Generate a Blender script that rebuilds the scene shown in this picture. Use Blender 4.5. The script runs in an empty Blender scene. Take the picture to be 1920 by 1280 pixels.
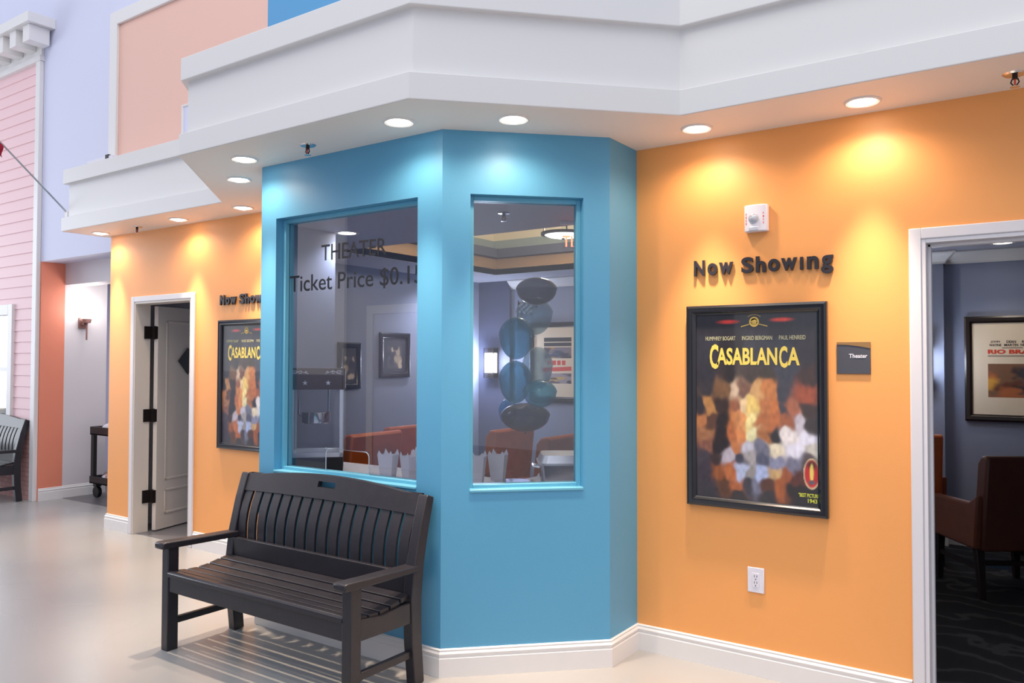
import bpy, bmesh, math, random
import numpy as np
from mathutils import Vector, Matrix

random.seed(4)
S = bpy.context.scene
COL = S.collection
R = math.radians
PI = math.pi

# ------------------------------------------------------------------ camera, world, light, exposure
CAM = Vector((0.2449, -3.8611, 1.5))
YAW, PITCH, ROLL, FPX = 0.6085, 0.0253, 0.0024, 1502.936
_s, _c = math.sin(YAW), math.cos(YAW)
_cp, _sp = math.cos(PITCH), math.sin(PITCH)
_R0 = Vector((_c, _s, 0)); _F0 = Vector((-_s, _c, 0)); _Z = Vector((0, 0, 1))
_FW = _F0 * _cp + _Z * _sp
_UP = _Z * _cp - _F0 * _sp
_cr, _sr = math.cos(ROLL), math.sin(ROLL)
_right = _R0 * _cr + _UP * _sr
_up = _UP * _cr - _R0 * _sr
cd = bpy.data.cameras.new('camera')
cd.sensor_width = 36.0
cd.lens = 36.0 * FPX / 1920.0
cd.clip_start = 0.05
cam = bpy.data.objects.new('camera', cd)
COL.objects.link(cam)
m3 = Matrix((_right, _up, -_FW)).transposed()
cam.matrix_world = Matrix.Translation(CAM) @ m3.to_4x4()
S.camera = cam

S.view_settings.view_transform = 'Standard'
S.view_settings.look = 'None'
S.view_settings.gamma = 1.0
S.view_settings.exposure = 0.06
S.view_settings.use_curve_mapping = False

W = bpy.data.worlds.new('hall_daylight')
S.world = W
W.use_nodes = True
bg = W.node_tree.nodes['Background']
bg.inputs['Color'].default_value = (0.82, 0.86, 1.0, 1)
bg.inputs['Strength'].default_value = 0.84


def area_light(name, loc, target, sx, sy, watt, col):
    l = bpy.data.lights.new(name, 'AREA')
    l.shape = 'RECTANGLE'; l.size = sx; l.size_y = sy
    l.energy = watt; l.color = col
    o = bpy.data.objects.new(name, l); COL.objects.link(o)
    o.location = loc
    o.rotation_euler = (Vector(target) - Vector(loc)).to_track_quat('-Z', 'Y').to_euler()
    return o


# daylight falling through the atrium's high glazing
area_light('atrium_skylight', (-2.0, -5.0, 8.5), (-2.0, -1.5, 0), 9, 5, 290, (1.0, 0.98, 0.95))
# tall windows at the far left end of the hall
area_light('hall_end_window', (-15.0, -3.2, 2.6), (-8.0, -1.5, 1.2), 4.5, 4.0, 220, (0.86, 0.92, 1.0))


# ------------------------------------------------------------------ materials
def srgb(r, g, b):
    def f(v):
        v /= 255.0
        return v / 12.92 if v <= 0.04045 else ((v + 0.055) / 1.055) ** 2.4
    return (f(r), f(g), f(b), 1)


MATS = {}


def mat(name, col, rough=0.5, metal=0.0, spec=0.5, noise=0.0, nscale=6.0, bump=0.0, bscale=200.0, coat=0.0,
        emit=None, estr=0.0):
    m = bpy.data.materials.new(name); m.use_nodes = True
    nt = m.node_tree; b = nt.nodes['Principled BSDF']
    b.inputs['Base Color'].default_value = col
    b.inputs['Roughness'].default_value = rough
    b.inputs['Metallic'].default_value = metal
    b.inputs['Specular IOR Level'].default_value = spec
    b.inputs['Coat Weight'].default_value = coat
    b.inputs['Coat Roughness'].default_value = 0.05
    if emit:
        b.inputs['Emission Color'].default_value = emit
        b.inputs['Emission Strength'].default_value = estr
    if noise or bump:
        tc = nt.nodes.new('ShaderNodeTexCoord')
    if noise:
        n = nt.nodes.new('ShaderNodeTexNoise'); n.inputs['Scale'].default_value = nscale
        n.inputs['Detail'].default_value = 4
        nt.links.new(tc.outputs['Object'], n.inputs['Vector'])
        r = nt.nodes.new('ShaderNodeValToRGB')
        lo = [max(0, c * (1 - noise)) for c in col[:3]] + [1]
        hi = [min(1, c * (1 + noise)) for c in col[:3]] + [1]
        r.color_ramp.elements[0].position = 0.3; r.color_ramp.elements[0].color = lo
        r.color_ramp.elements[1].position = 0.7; r.color_ramp.elements[1].color = hi
        nt.links.new(n.outputs['Fac'], r.inputs['Fac'])
        nt.links.new(r.outputs['Color'], b.inputs['Base Color'])
    if bump:
        n2 = nt.nodes.new('ShaderNodeTexNoise'); n2.inputs['Scale'].default_value = bscale
        nt.links.new(tc.outputs['Object'], n2.inputs['Vector'])
        bp = nt.nodes.new('ShaderNodeBump'); bp.inputs['Strength'].default_value = bump
        bp.inputs['Distance'].default_value = 0.01
        nt.links.new(n2.outputs['Fac'], bp.inputs['Height'])
        nt.links.new(bp.outputs['Normal'], b.inputs['Normal'])
    MATS[name] = m
    return m


def emission(name, col, strength):
    m = bpy.data.materials.new(name); m.use_nodes = True
    nt = m.node_tree; nt.nodes.clear()
    e = nt.nodes.new('ShaderNodeEmission'); o = nt.nodes.new('ShaderNodeOutputMaterial')
    e.inputs['Color'].default_value = col; e.inputs['Strength'].default_value = strength
    nt.links.new(e.outputs[0], o.inputs[0])
    return m


def glass_pane(name, tint=(1, 1, 1, 1), ior=1.5, boost=1.0, rough=0.0):
    """thin architectural glazing: clear see-through with a Fresnel mirror on top"""
    m = bpy.data.materials.new(name); m.use_nodes = True
    nt = m.node_tree; nt.nodes.clear()
    o = nt.nodes.new('ShaderNodeOutputMaterial')
    t = nt.nodes.new('ShaderNodeBsdfTransparent'); t.inputs['Color'].default_value = tint
    g = nt.nodes.new('ShaderNodeBsdfGlossy'); g.inputs['Roughness'].default_value = rough
    f = nt.nodes.new('ShaderNodeFresnel'); f.inputs['IOR'].default_value = ior
    mm = nt.nodes.new('ShaderNodeMath'); mm.operation = 'MULTIPLY'; mm.inputs[1].default_value = boost
    mm.use_clamp = True
    mx = nt.nodes.new('ShaderNodeMixShader')
    ge = nt.nodes.new('ShaderNodeNewGeometry')      # the mirror sits on the outward faces only
    iv = nt.nodes.new('ShaderNodeMath'); iv.operation = 'SUBTRACT'; iv.inputs[0].default_value = 1.0
    ml = nt.nodes.new('ShaderNodeMath'); ml.operation = 'MULTIPLY'
    nt.links.new(ge.outputs['Backfacing'], iv.inputs[1])
    nt.links.new(f.outputs[0], mm.inputs[0]); nt.links.new(mm.outputs[0], ml.inputs[0]); nt.links.new(iv.outputs[0], ml.inputs[1])
    nt.links.new(ml.outputs[0], mx.inputs[0])
    nt.links.new(t.outputs[0], mx.inputs[1]); nt.links.new(g.outputs[0], mx.inputs[2])
    nt.links.new(mx.outputs[0], o.inputs[0])
    return m


ORANGE = mat('orange_paint', srgb(246, 168, 94), 0.5, spec=0.6, bump=0.04)
TEAL = mat('teal_paint', srgb(88, 162, 200), 0.46, spec=0.6, bump=0.04)
TEAL_TRIM = mat('teal_trim_paint', srgb(104, 178, 205), 0.35, spec=0.5)
WHITE = mat('white_trim_paint', srgb(232, 230, 228), 0.4)
SOFFIT = mat('soffit_paint', srgb(244, 238, 230), 0.6)
LAV = mat('lavender_paint', srgb(216, 219, 240), 0.6, bump=0.03)
PEACH = mat('peach_paint', srgb(238, 194, 178), 0.6)
BLUE = mat('bright_blue_paint', srgb(92, 160, 208), 0.6)
SALMON = mat('salmon_paint', srgb(232, 140, 112), 0.55)
PALE = mat('pale_grey_paint', srgb(218, 212, 214), 0.6)
INSIDE = mat('slate_blue_paint', srgb(134, 144, 172), 0.6, bump=0.03)
INDARK = mat('dark_slate_paint', srgb(84, 90, 118), 0.6)
INCEIL = mat('theater_ceiling_paint', srgb(178, 180, 196), 0.7)
BEAM = mat('beam_dark_paint', srgb(84, 88, 104), 0.6)
TAN = mat('tan_paint', srgb(160, 130, 100), 0.6)
CREAM = mat('cream_paint', srgb(226, 214, 186), 0.6)
MUSTARD = mat('mustard_paint', srgb(226, 178, 92), 0.6)
GREYGREEN = mat('grey_green_paint', srgb(150, 162, 160), 0.6)
BENCHB = mat('charcoal_recycled_lumber', srgb(40, 38, 43), 0.34, noise=0.12, nscale=14, bump=0.06, bscale=60)
BLACKF = mat('black_frame_lacquer', srgb(26, 25, 30), 0.25, coat=0.3)
BROWNF = mat('espresso_frame_wood', srgb(38, 28, 26), 0.35)
BLACKP = mat('black_plastic', srgb(22, 22, 25), 0.4)
BRONZE = mat('dark_bronze_metal', srgb(48, 40, 38), 0.4, metal=0.6)
NICKEL = mat('warm_bronze_metal', srgb(150, 112, 104), 0.4, metal=0.4)
CHROME = mat('chrome', (0.8, 0.8, 0.82, 1), 0.15, metal=1.0)
STEEL = mat('brushed_steel', (0.55, 0.56, 0.6, 1), 0.25, metal=1.0)
ALU = mat('aluminium', (0.75, 0.76, 0.8, 1), 0.35, metal=0.8)
DOORP = mat('door_beige_paint', srgb(220, 208, 196), 0.45)
CASING = mat('casing_white_paint', srgb(226, 223, 226), 0.4)
LEATHER = mat('orange_leather', srgb(196, 96, 42), 0.45, noise=0.12, nscale=9, bump=0.08, bscale=120)
LEATHER2 = mat('rust_leather', srgb(150, 72, 40), 0.45, noise=0.12, nscale=9, bump=0.08, bscale=120)
DARKWOOD = mat('dark_leg_wood', srgb(34, 24, 22), 0.4)
BLACKL = mat('sign_letter_black', srgb(38, 36, 44), 0.45)
VINYL = mat('vinyl_letter_black', srgb(28, 28, 36), 0.5)
SIGNG = mat('sign_plate_grey', srgb(72, 74, 84), 0.45)
SIGNB = mat('sign_plate_bronze', srgb(140, 108, 66), 0.4)
WPLAST = mat('white_plastic', srgb(228, 226, 236), 0.35)
REDP = mat('red_print', srgb(226, 84, 66), 0.5)
REDCLOTH = mat('red_flag_cloth', srgb(186, 34, 66), 0.7)
LAMPW = emission('downlight_lamp_glow', (1.0, 0.9, 0.76, 1), 16.0)
LAMPS = emission('sconce_shade_glow', (0.92, 0.95, 1.0, 1), 9.0)
LAMPC = emission('corridor_shade_glow', (1.0, 0.97, 0.95, 1), 7.0)
LAMPP = emission('pendant_bowl_glow', (1.0, 0.96, 0.9, 1), 2.2)
COVE = emission('cove_tube_glow', (1.0, 0.88, 0.66, 1), 6.0)
EXITR = emission('exit_letter_glow', (1.0, 0.12, 0.05, 1), 6.0)
GLASS = glass_pane('window_glass', (0.96, 0.97, 0.99, 1), 1.5, 3.2)
CGLASS = glass_pane('cabinet_glass', (0.95, 0.96, 0.97, 1), 1.4, 1.0)
CREAMMAT = mat('cream_mat_board', srgb(222, 208, 188), 0.8)
PAPER = mat('carton_white', srgb(206, 206, 214), 0.7)
CLOTHW = mat('white_cloth', srgb(214, 212, 220), 0.8, noise=0.06, nscale=30)
POPBROWN = mat('popcorn_canopy_brown', srgb(84, 66, 58), 0.45)
DARKCLOTH = mat('dark_patterned_cloth', srgb(46, 46, 60), 0.8, noise=0.4, nscale=14)
REDCL2 = mat('red_pattern_cloth', srgb(176, 60, 58), 0.8, noise=0.4, nscale=20)
GREEN = mat('leaf_green', srgb(90, 120, 80), 0.6, noise=0.2)
TILE = mat('dark_tile', srgb(110, 108, 112), 0.35, noise=0.1)


def floor_mat():
    m = mat('polished_hall_floor', srgb(214, 206, 200), 0.22, spec=0.5)
    nt = m.node_tree; b = nt.nodes['Principled BSDF']
    tc = nt.nodes.new('ShaderNodeTexCoord')
    n = nt.nodes.new('ShaderNodeTexNoise'); n.inputs['Scale'].default_value = 0.9
    n.inputs['Detail'].default_value = 2; n.inputs['Roughness'].default_value = 0.4
    r = nt.nodes.new('ShaderNodeValToRGB')
    r.color_ramp.elements[0].position = 0.3; r.color_ramp.elements[0].color = srgb(164, 163, 161)
    r.color_ramp.elements[1].position = 0.72; r.color_ramp.elements[1].color = srgb(171, 170, 168)
    nt.links.new(tc.outputs['Object'], n.inputs['Vector'])
    nt.links.new(n.outputs['Fac'], r.inputs['Fac'])
    nt.links.new(r.outputs['Color'], b.inputs['Base Color'])
    n2 = nt.nodes.new('ShaderNodeTexNoise'); n2.inputs['Scale'].default_value = 0.8; n2.inputs['Detail'].default_value = 1
    mr = nt.nodes.new('ShaderNodeMapRange')
    mr.inputs['To Min'].default_value = 0.24; mr.inputs['To Max'].default_value = 0.30
    nt.links.new(tc.outputs['Object'], n2.inputs['Vector'])
    nt.links.new(n2.outputs['Fac'], mr.inputs['Value'])
    nt.links.new(mr.outputs['Result'], b.inputs['Roughness'])
    return m


def carpet_mat():
    m = mat('theater_carpet', srgb(52, 52, 58), 0.95, spec=0.1)
    nt = m.node_tree; b = nt.nodes['Principled BSDF']
    tc = nt.nodes.new('ShaderNodeTexCoord')
    w = nt.nodes.new('ShaderNodeTexWave'); w.wave_type = 'RINGS'
    w.inputs['Scale'].default_value = 1.3; w.inputs['Distortion'].default_value = 14
    w.inputs['Detail'].default_value = 3; w.inputs['Detail Scale'].default_value = 1.4
    r = nt.nodes.new('ShaderNodeValToRGB')
    e = r.color_ramp.elements
    e[0].position = 0.0; e[0].color = srgb(36, 36, 40)
    e[1].position = 0.86; e[1].color = srgb(38, 38, 42)
    x = e.new(0.95); x.color = srgb(60, 60, 64)
    n = nt.nodes.new('ShaderNodeTexNoise'); n.inputs['Scale'].default_value = 2.2
    r2 = nt.nodes.new('ShaderNodeValToRGB')
    r2.color_ramp.elements[0].position = 0.6; r2.color_ramp.elements[0].color = (0, 0, 0, 1)
    r2.color_ramp.elements[1].position = 0.68; r2.color_ramp.elements[1].color = (1, 1, 1, 1)
    mx = nt.nodes.new('ShaderNodeMixRGB'); mx.inputs['Color2'].default_value = srgb(26, 42, 60)
    for q in (w, n):
        nt.links.new(tc.outputs['Object'], q.inputs['Vector'])
    nt.links.new(w.outputs['Fac'], r.inputs['Fac'])
    nt.links.new(n.outputs['Fac'], r2.inputs['Fac'])
    nt.links.new(r.outputs['Color'], mx.inputs['Color1'])
    nt.links.new(r2.outputs['Color'], mx.inputs['Fac'])
    nt.links.new(mx.outputs['Color'], b.inputs['Base Color'])
    return m


def brick_mat():
    m = mat('pink_brick', srgb(200, 150, 146), 0.7)
    nt = m.node_tree; b = nt.nodes['Principled BSDF']
    tc = nt.nodes.new('ShaderNodeTexCoord'); mp = nt.nodes.new('ShaderNodeMapping')
    mp.inputs['Rotation'].default_value = (R(90), 0, 0)
    k = nt.nodes.new('ShaderNodeTexBrick')
    k.inputs['Color1'].default_value = srgb(206, 156, 150); k.inputs['Color2'].default_value = srgb(188, 134, 126)
    k.inputs['Mortar'].default_value = srgb(150, 108, 108)
    k.inputs['Scale'].default_value = 5.0; k.inputs['Mortar Size'].default_value = 0.015
    nt.links.new(tc.outputs['Object'], mp.inputs['Vector'])
    nt.links.new(mp.outputs[0], k.inputs['Vector'])
    nt.links.new(k.outputs['Color'], b.inputs['Base Color'])
    return m


def vcol_mat(name, rough=0.45, coat=0.0, coatr=0.05):
    m = bpy.data.materials.new(name); m.use_nodes = True
    nt = m.node_tree; b = nt.nodes['Principled BSDF']
    a = nt.nodes.new('ShaderNodeVertexColor'); a.layer_name = 'ink'
    nt.links.new(a.outputs['Color'], b.inputs['Base Color'])
    b.inputs['Roughness'].default_value = rough
    b.inputs['Coat Weight'].default_value = coat
    b.inputs['Coat Roughness'].default_value = coatr
    return m


def balloon_mat(name, col, clear=0.55):
    m = bpy.data.materials.new(name); m.use_nodes = True
    nt = m.node_tree; nt.nodes.clear()
    o = nt.nodes.new('ShaderNodeOutputMaterial')
    t = nt.nodes.new('ShaderNodeBsdfTransparent')
    t.inputs['Color'].default_value = [0.35 + 0.65 * c for c in col[:3]] + [1]
    p = nt.nodes.new('ShaderNodeBsdfPrincipled'); p.inputs['Base Color'].default_value = col
    p.inputs['Roughness'].default_value = 0.12
    mx = nt.nodes.new('ShaderNodeMixShader'); mx.inputs[0].default_value = 1 - clear
    nt.links.new(t.outputs[0], mx.inputs[1]); nt.links.new(p.outputs[0], mx.inputs[2])
    nt.links.new(mx.outputs[0], o.inputs[0])
    return m


FLOOR = floor_mat(); CARPET = carpet_mat(); BRICK = brick_mat()
SIDING = mat('pink_siding_paint', srgb(242, 205, 207), 0.55)
INKG = vcol_mat('glazed_poster_print', 0.5, 1.0, 0.03)
INKM = vcol_mat('matt_poster_print', 0.7, 0.25, 0.05)


# ------------------------------------------------------------------ mesh building
class MB:
    def __init__(s):
        s.v = []; s.f = []; s.mi = []

    def add(s, verts, faces, mi=0):
        o = len(s.v)
        s.v += [tuple(p) for p in verts]
        s.f += [tuple(i + o for i in f) for f in faces]
        s.mi += [mi] * len(faces)

    def box(s, x0, x1, y0, y1, z0, z1, mi=0, M=None):
        v = [(x0, y0, z0), (x1, y0, z0), (x1, y1, z0), (x0, y1, z0), (x0, y0, z1), (x1, y0, z1), (x1, y1, z1), (x0, y1, z1)]
        if M is not None: v = [tuple(M @ Vector(p)) for p in v]
        s.add(v, [(0, 3, 2, 1), (4, 5, 6, 7), (0, 1, 5, 4), (1, 2, 6, 5), (2, 3, 7, 6), (3, 0, 4, 7)], mi)

    def prism(s, poly, axis, a, b, mi=0, M=None):
        """poly 2-D (ccw), extruded along axis ('x','y','z') from a to b"""
        def P(p, t):
            if axis == 'z': q = (p[0], p[1], t)
            elif axis == 'y': q = (p[0], t, p[1])
            else: q = (t, p[0], p[1])
            return tuple(M @ Vector(q)) if M is not None else q
        n = len(poly)
        v = [P(p, a) for p in poly] + [P(p, b) for p in poly]
        f = [tuple(range(n))[::-1], tuple(range(n, 2 * n))] + [(i, (i + 1) % n, n + (i + 1) % n, n + i) for i in range(n)]
        s.add(v, f, mi)

    def bar(s, p, q, w, h, up=(0, 0, 1), mi=0, w2=None, h2=None):
        p, q = Vector(p), Vector(q)
        d = (q - p).normalized()
        u = Vector(up)
        if abs(d.dot(u)) > 0.98: u = Vector((0, 1, 0))
        r = d.cross(u).normalized(); u = r.cross(d)
        w2 = w if w2 is None else w2; h2 = h if h2 is None else h2
        v = []
        for c, a, b in ((p, w, h), (q, w2, h2)):
            v += [c - r * a / 2 - u * b / 2, c + r * a / 2 - u * b / 2, c + r * a / 2 + u * b / 2, c - r * a / 2 + u * b / 2]
        s.add(v, [(0, 1, 2, 3), (7, 6, 5, 4), (0, 4, 5, 1), (1, 5, 6, 2), (2, 6, 7, 3), (3, 7, 4, 0)], mi)

    def ribbon(s, pts, w, h, side, mi=0):
        """rectangular section swept along pts; width w along `side`, thickness h across"""
        pts = [Vector(p) for p in pts]; sd = Vector(side).normalized()
        v = []
        n = len(pts)
        for i, p in enumerate(pts):
            t = (pts[min(i + 1, n - 1)] - pts[max(i - 1, 0)]).normalized()
            nn = sd.cross(t).normalized()
            ww = w[i] if isinstance(w, (list, tuple)) else w
            hh = h[i] if isinstance(h, (list, tuple)) else h
            v += [p - sd * ww / 2 - nn * hh / 2, p + sd * ww / 2 - nn * hh / 2, p + sd * ww / 2 + nn * hh / 2, p - sd * ww / 2 + nn * hh / 2]
        f = [(0, 3, 2, 1), tuple(range(4 * n - 4, 4 * n))]
        for i in range(n - 1):
            a = 4 * i
            for k in range(4):
                f.append((a + k, a + (k + 1) % 4, a + 4 + (k + 1) % 4, a + 4 + k))
        s.add(v, f, mi)

    def tube(s, pts, r, seg=10, mi=0, caps=True):
        pts = [Vector(p) for p in pts]
        n = len(pts); v = []
        ref = Vector((0, 0, 1))
        t0 = (pts[1] - pts[0]).normalized()
        if abs(t0.dot(ref)) > 0.9: ref = Vector((1, 0, 0))
        for i, p in enumerate(pts):
            t = (pts[min(i + 1, n - 1)] - pts[max(i - 1, 0)]).normalized()
            a = t.cross(ref).normalized(); b = t.cross(a)
            rr = r[i] if isinstance(r, (list, tuple)) else r
            for k in range(seg):
                an = 2 * PI * k / seg
                v.append(p + a * math.cos(an) * rr + b * math.sin(an) * rr)
        f = []
        for i in range(n - 1):
            for k in range(seg):
                f.append((i * seg + k, i * seg + (k + 1) % seg, (i + 1) * seg + (k + 1) % seg, (i + 1) * seg + k))
        if caps:
            f.append(tuple(range(seg))[::-1]); f.append(tuple(range((n - 1) * seg, n * seg)))
        s.add(v, f, mi)

    def lathe(s, prof, c=(0, 0, 0), seg=24, mi=0, M=None):
        v = []
        for r, z in prof:
            for k in range(seg):
                a = 2 * PI * k / seg
                q = Vector((r * math.cos(a), r * math.sin(a), z))
                if M is not None: q = M @ q
                v.append((q.x + c[0], q.y + c[1], q.z + c[2]))
        f = []
        for i in range(len(prof) - 1):
            for k in range(seg):
                f.append((i * seg + k, i * seg + (k + 1) % seg, (i + 1) * seg + (k + 1) % seg, (i + 1) * seg + k))
        if prof[0][0] > 1e-6: f.append(tuple(range(seg))[::-1])
        if prof[-1][0] > 1e-6: f.append(tuple(range((len(prof) - 1) * seg, len(prof) * seg)))
        s.add(v, f, mi)

    def build(s, name, mats, parent=None, bevel=0.0, smooth=True, seg=2, loc=None):
        me = bpy.data.meshes.new(name)
        me.from_pydata(s.v, [], s.f)
        if not isinstance(mats, (list, tuple)): mats = [mats]
        for q in mats: me.materials.append(q)
        me.polygons.foreach_set('material_index', s.mi)
        bm = bmesh.new(); bm.from_mesh(me)
        bmesh.ops.remove_doubles(bm, verts=bm.verts, dist=1e-6) if False else None
        bmesh.ops.recalc_face_normals(bm, faces=bm.faces)
        bm.to_mesh(me); bm.free()
        if smooth:
            me.polygons.foreach_set('use_smooth', [True] * len(me.polygons))
            me.set_sharp_from_angle(angle=R(32))
        o = bpy.data.objects.new(name, me); COL.objects.link(o)
        if parent: o.parent = parent
        if loc: o.location = loc
        if bevel:
            b = o.modifiers.new('edge_softening', 'BEVEL'); b.width = bevel; b.segments = seg
            b.limit_method = 'ANGLE'; b.angle_limit = R(40)
        return o


def tag(o, label, cat, group=None):
    o['label'] = label; o['category'] = cat
    if group: o['group'] = group
    return o


def thing(name, label, cat, loc=(0, 0, 0), rz=0.0, group=None):
    o = bpy.data.objects.new(name, None); COL.objects.link(o)
    o.location = loc; o.rotation_euler = (0, 0, rz)
    o.empty_display_size = 0.1
    return tag(o, label, cat, group)


def struct(o, label, cat):
    o['kind'] = 'structure'; return tag(o, label, cat)


def copy_tree(o, parent=None):
    c = o.copy(); COL.objects.link(c)
    if parent: c.parent = parent
    for ch in [x for x in bpy.data.objects if x.parent == o]:
        copy_tree(ch, c)
    return c


def text_mesh(name, body, w, h, depth, m, parent=None, bold=0.0, M=None, res=4, spacing=1.0):
    """lettering as a real mesh, fitted to a w x h box (x right, y up, origin lower left of the ink)"""
    cu = bpy.data.curves.new('lettering_curve', 'FONT')
    cu.body = body; cu.size = 1.0; cu.extrude = 0.02; cu.offset = bold; cu.resolution_u = res
    cu.space_character = spacing
    o = bpy.data.objects.new('lettering_tmp', cu); COL.objects.link(o)
    dg = bpy.context.evaluated_depsgraph_get()
    me = bpy.data.meshes.new_from_object(o.evaluated_get(dg))
    bpy.data.objects.remove(o); bpy.data.curves.remove(cu)
    n = len(me.vertices)
    co = np.empty(n * 3); me.vertices.foreach_get('co', co); co = co.reshape(-1, 3)
    lo, hi = co.min(0), co.max(0)
    co[:, 0] = (co[:, 0] - lo[0]) / (hi[0] - lo[0]) * w
    co[:, 1] = (co[:, 1] - lo[1]) / (hi[1] - lo[1]) * h
    co[:, 2] = (co[:, 2] - lo[2]) / (hi[2] - lo[2]) * depth
    if M is not None:
        A = np.array(M)
        co = co @ A[:3, :3].T + A[:3, 3]
    me.vertices.foreach_set('co', co.ravel()); me.update()
    me.name = name
    me.materials.clear(); me.materials.append(m)
    ob = bpy.data.objects.new(name, me); COL.objects.link(ob)
    if parent: ob.parent = parent
    return ob


def wallM(x, y, z, nrm=(0, -1)):
    """text plane on a wall: x axis along the wall as seen by a viewer, y axis up, z axis out of the wall"""
    n = Vector((nrm[0], nrm[1], 0)).normalized(); u = Vector((0, 0, 1)); r = u.cross(n)
    M = Matrix((r, u, n)).transposed().to_4x4(); M.translation = (x, y, z)
    return M


def panel(mb, p0, p1, z0, z1, th, opening=None, mo=0, mi=1):
    """upright wall slab from p0 to p1 in plan; its outer face is on the right of p0->p1 ... thickness goes to the left"""
    p0, p1 = Vector((p0[0], p0[1], 0)), Vector((p1[0], p1[1], 0))
    t = (p1 - p0); L = t.length; t.normalize()
    n = Vector((-t.y, t.x, 0))          # to the left: inwards
    def blk(a, b, c, d):
        v = []
        for z in (c, d):
            for s_, k in ((a, 0), (b, 0), (b, th), (a, th)):
                q = p0 + t * s_ + n * k; v.append((q.x, q.y, z))
        o = len(mb.v); mb.v += v
        fs = [((0, 3, 2, 1), mo), ((4, 5, 6, 7), mo), ((0, 1, 5, 4), mo), ((1, 2, 6, 5), mo), ((2, 3, 7, 6), mi), ((3, 0, 4, 7), mo)]
        for f, m_ in fs:
            mb.f.append(tuple(i + o for i in f)); mb.mi.append(m_)
    if opening is None:
        blk(0, L, z0, z1); return
    a, b, c, d = opening
    if a > 0: blk(0, a, z0, z1)
    if b < L: blk(b, L, z0, z1)
    if c > z0: blk(a, b, z0, c)
    if d < z1: blk(a, b, d, z1)


def sweep(mb, path, prof, mi=0, flip=1):
    """mitred moulding; prof = [(out, z)] closed loop, out grows to the right of the path direction"""
    P = [Vector((p[0], p[1])) for p in path]
    n = len(P); v = []
    for i in range(n):
        d0 = (P[i] - P[i - 1]).normalized() if i > 0 else None
        d1 = (P[i + 1] - P[i]).normalized() if i < n - 1 else None
        if d0 is None: d0 = d1
        if d1 is None: d1 = d0
        n0 = Vector((d0.y, -d0.x)); n1 = Vector((d1.y, -d1.x))
        b = (n0 + n1); b = b / max(1e-6, b.length_squared) * 2
        for o_, z in prof:
            q = P[i] + b * o_ * flip
            v.append((q.x, q.y, z))
    k = len(prof)
    f = [tuple(range(k)), tuple(range((n - 1) * k, n * k))[::-1]]
    for i in range(n - 1):
        for j in range(k):
            f.append((i * k + j, i * k + (j + 1) % k, (i + 1) * k + (j + 1) % k, (i + 1) * k + j))
    mb.add(v, f, mi)


# ------------------------------------------------------------------ the setting
HS = 2.6253                                   # soffit underside
HC = 2.42                                     # theater ceiling
DPT = (-3.598, -0.8902); APT = (-2.2373, -0.8902); BPT = (-1.639, -0.3045); CPT = (-1.639, 0.0); EPT = (-4.196, -0.3045)

mb = MB(); mb.box(-16, 6, -14, 0.02, -0.12, 0); mb.box(-16, -6.75, 0.02, 0.55, -0.12, 0); mb.box(-16, -8.82, 0.55, 1.0, -0.12, 0)
struct(mb.build('floor', FLOOR, smooth=False), 'pale polished floor of the hall', 'floor')
mb = MB(); mb.box(-5.46, 4, 0.02, 3.8, -0.12, 0.003); mb.prism([(-4.13, 0.02), (-4.13, -0.27), (-3.57, -0.83), (-2.265, -0.83), (-1.70, -0.27), (-1.70, 0.02)], 'z', 0.0005, 0.003)
struct(mb.build('floor_theater', CARPET, smooth=False), 'dark patterned carpet inside the theater', 'carpet')
mb = MB(); mb.box(-6.75, -5.46, 0.02, 3.8, -0.12, 0.003); mb.box(-8.82, -6.75, 0.55, 3.3, -0.12, 0.003); mb.box(-10.3, -8.82, 1.0, 3.3, -0.12, 0.003)
struct(mb.build('floor_corridor', TILE, smooth=False), 'grey floor of the side corridor and storeroom', 'floor')

# orange wall, right of the bay, with the theater doorway
DR0, DR1, DRH = -0.28, 0.70, 2.035
mb = MB()
panel(mb, (-1.639, 0), (3.6, 0), 0, HS + 0.02, 0.12, (DR0 + 1.639, DR1 + 1.639, -0.01, DRH))
struct(mb.build('wall_right', [ORANGE, INSIDE], smooth=False), 'orange wall to the right of the teal bay', 'wall')
# orange wall, left of the bay, with the storeroom doorway
DL0, DL1, DLH = -6.455, -5.615, 2.012
mb = MB()
panel(mb, (-6.875, 0), (-4.196, 0), 0, HS + 0.02, 0.12, (DL0 + 6.875, DL1 + 6.875, -0.01, DLH))
struct(mb.build('wall_left', [ORANGE, INSIDE], smooth=False), 'orange wall to the left of the teal bay', 'wall')
# teal bay
W1 = (-3.468, -2.395, 0.880, 2.313)           # x0 x1 z0 z1 of the wide window
W2 = (0.137, 0.702, 0.877, 2.316)             # along the chamfer
mb = MB()
panel(mb, (-4.196, 0.12), EPT, 0, HS + 0.01, 0.12)
panel(mb, EPT, DPT, 0, HS + 0.01, 0.12)
panel(mb, DPT, APT, 0, HS + 0.01, 0.12, (W1[0] - DPT[0], W1[1] - DPT[0], W1[2], W1[3]))
panel(mb, APT, BPT, 0, HS + 0.01, 0.12, W2)
panel(mb, BPT, (-1.639, 0.12), 0, HS + 0.01, 0.12)
struct(mb.build('wall_bay', [TEAL, INSIDE], smooth=False), 'teal ticket booth bay with two windows', 'wall')

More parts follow.
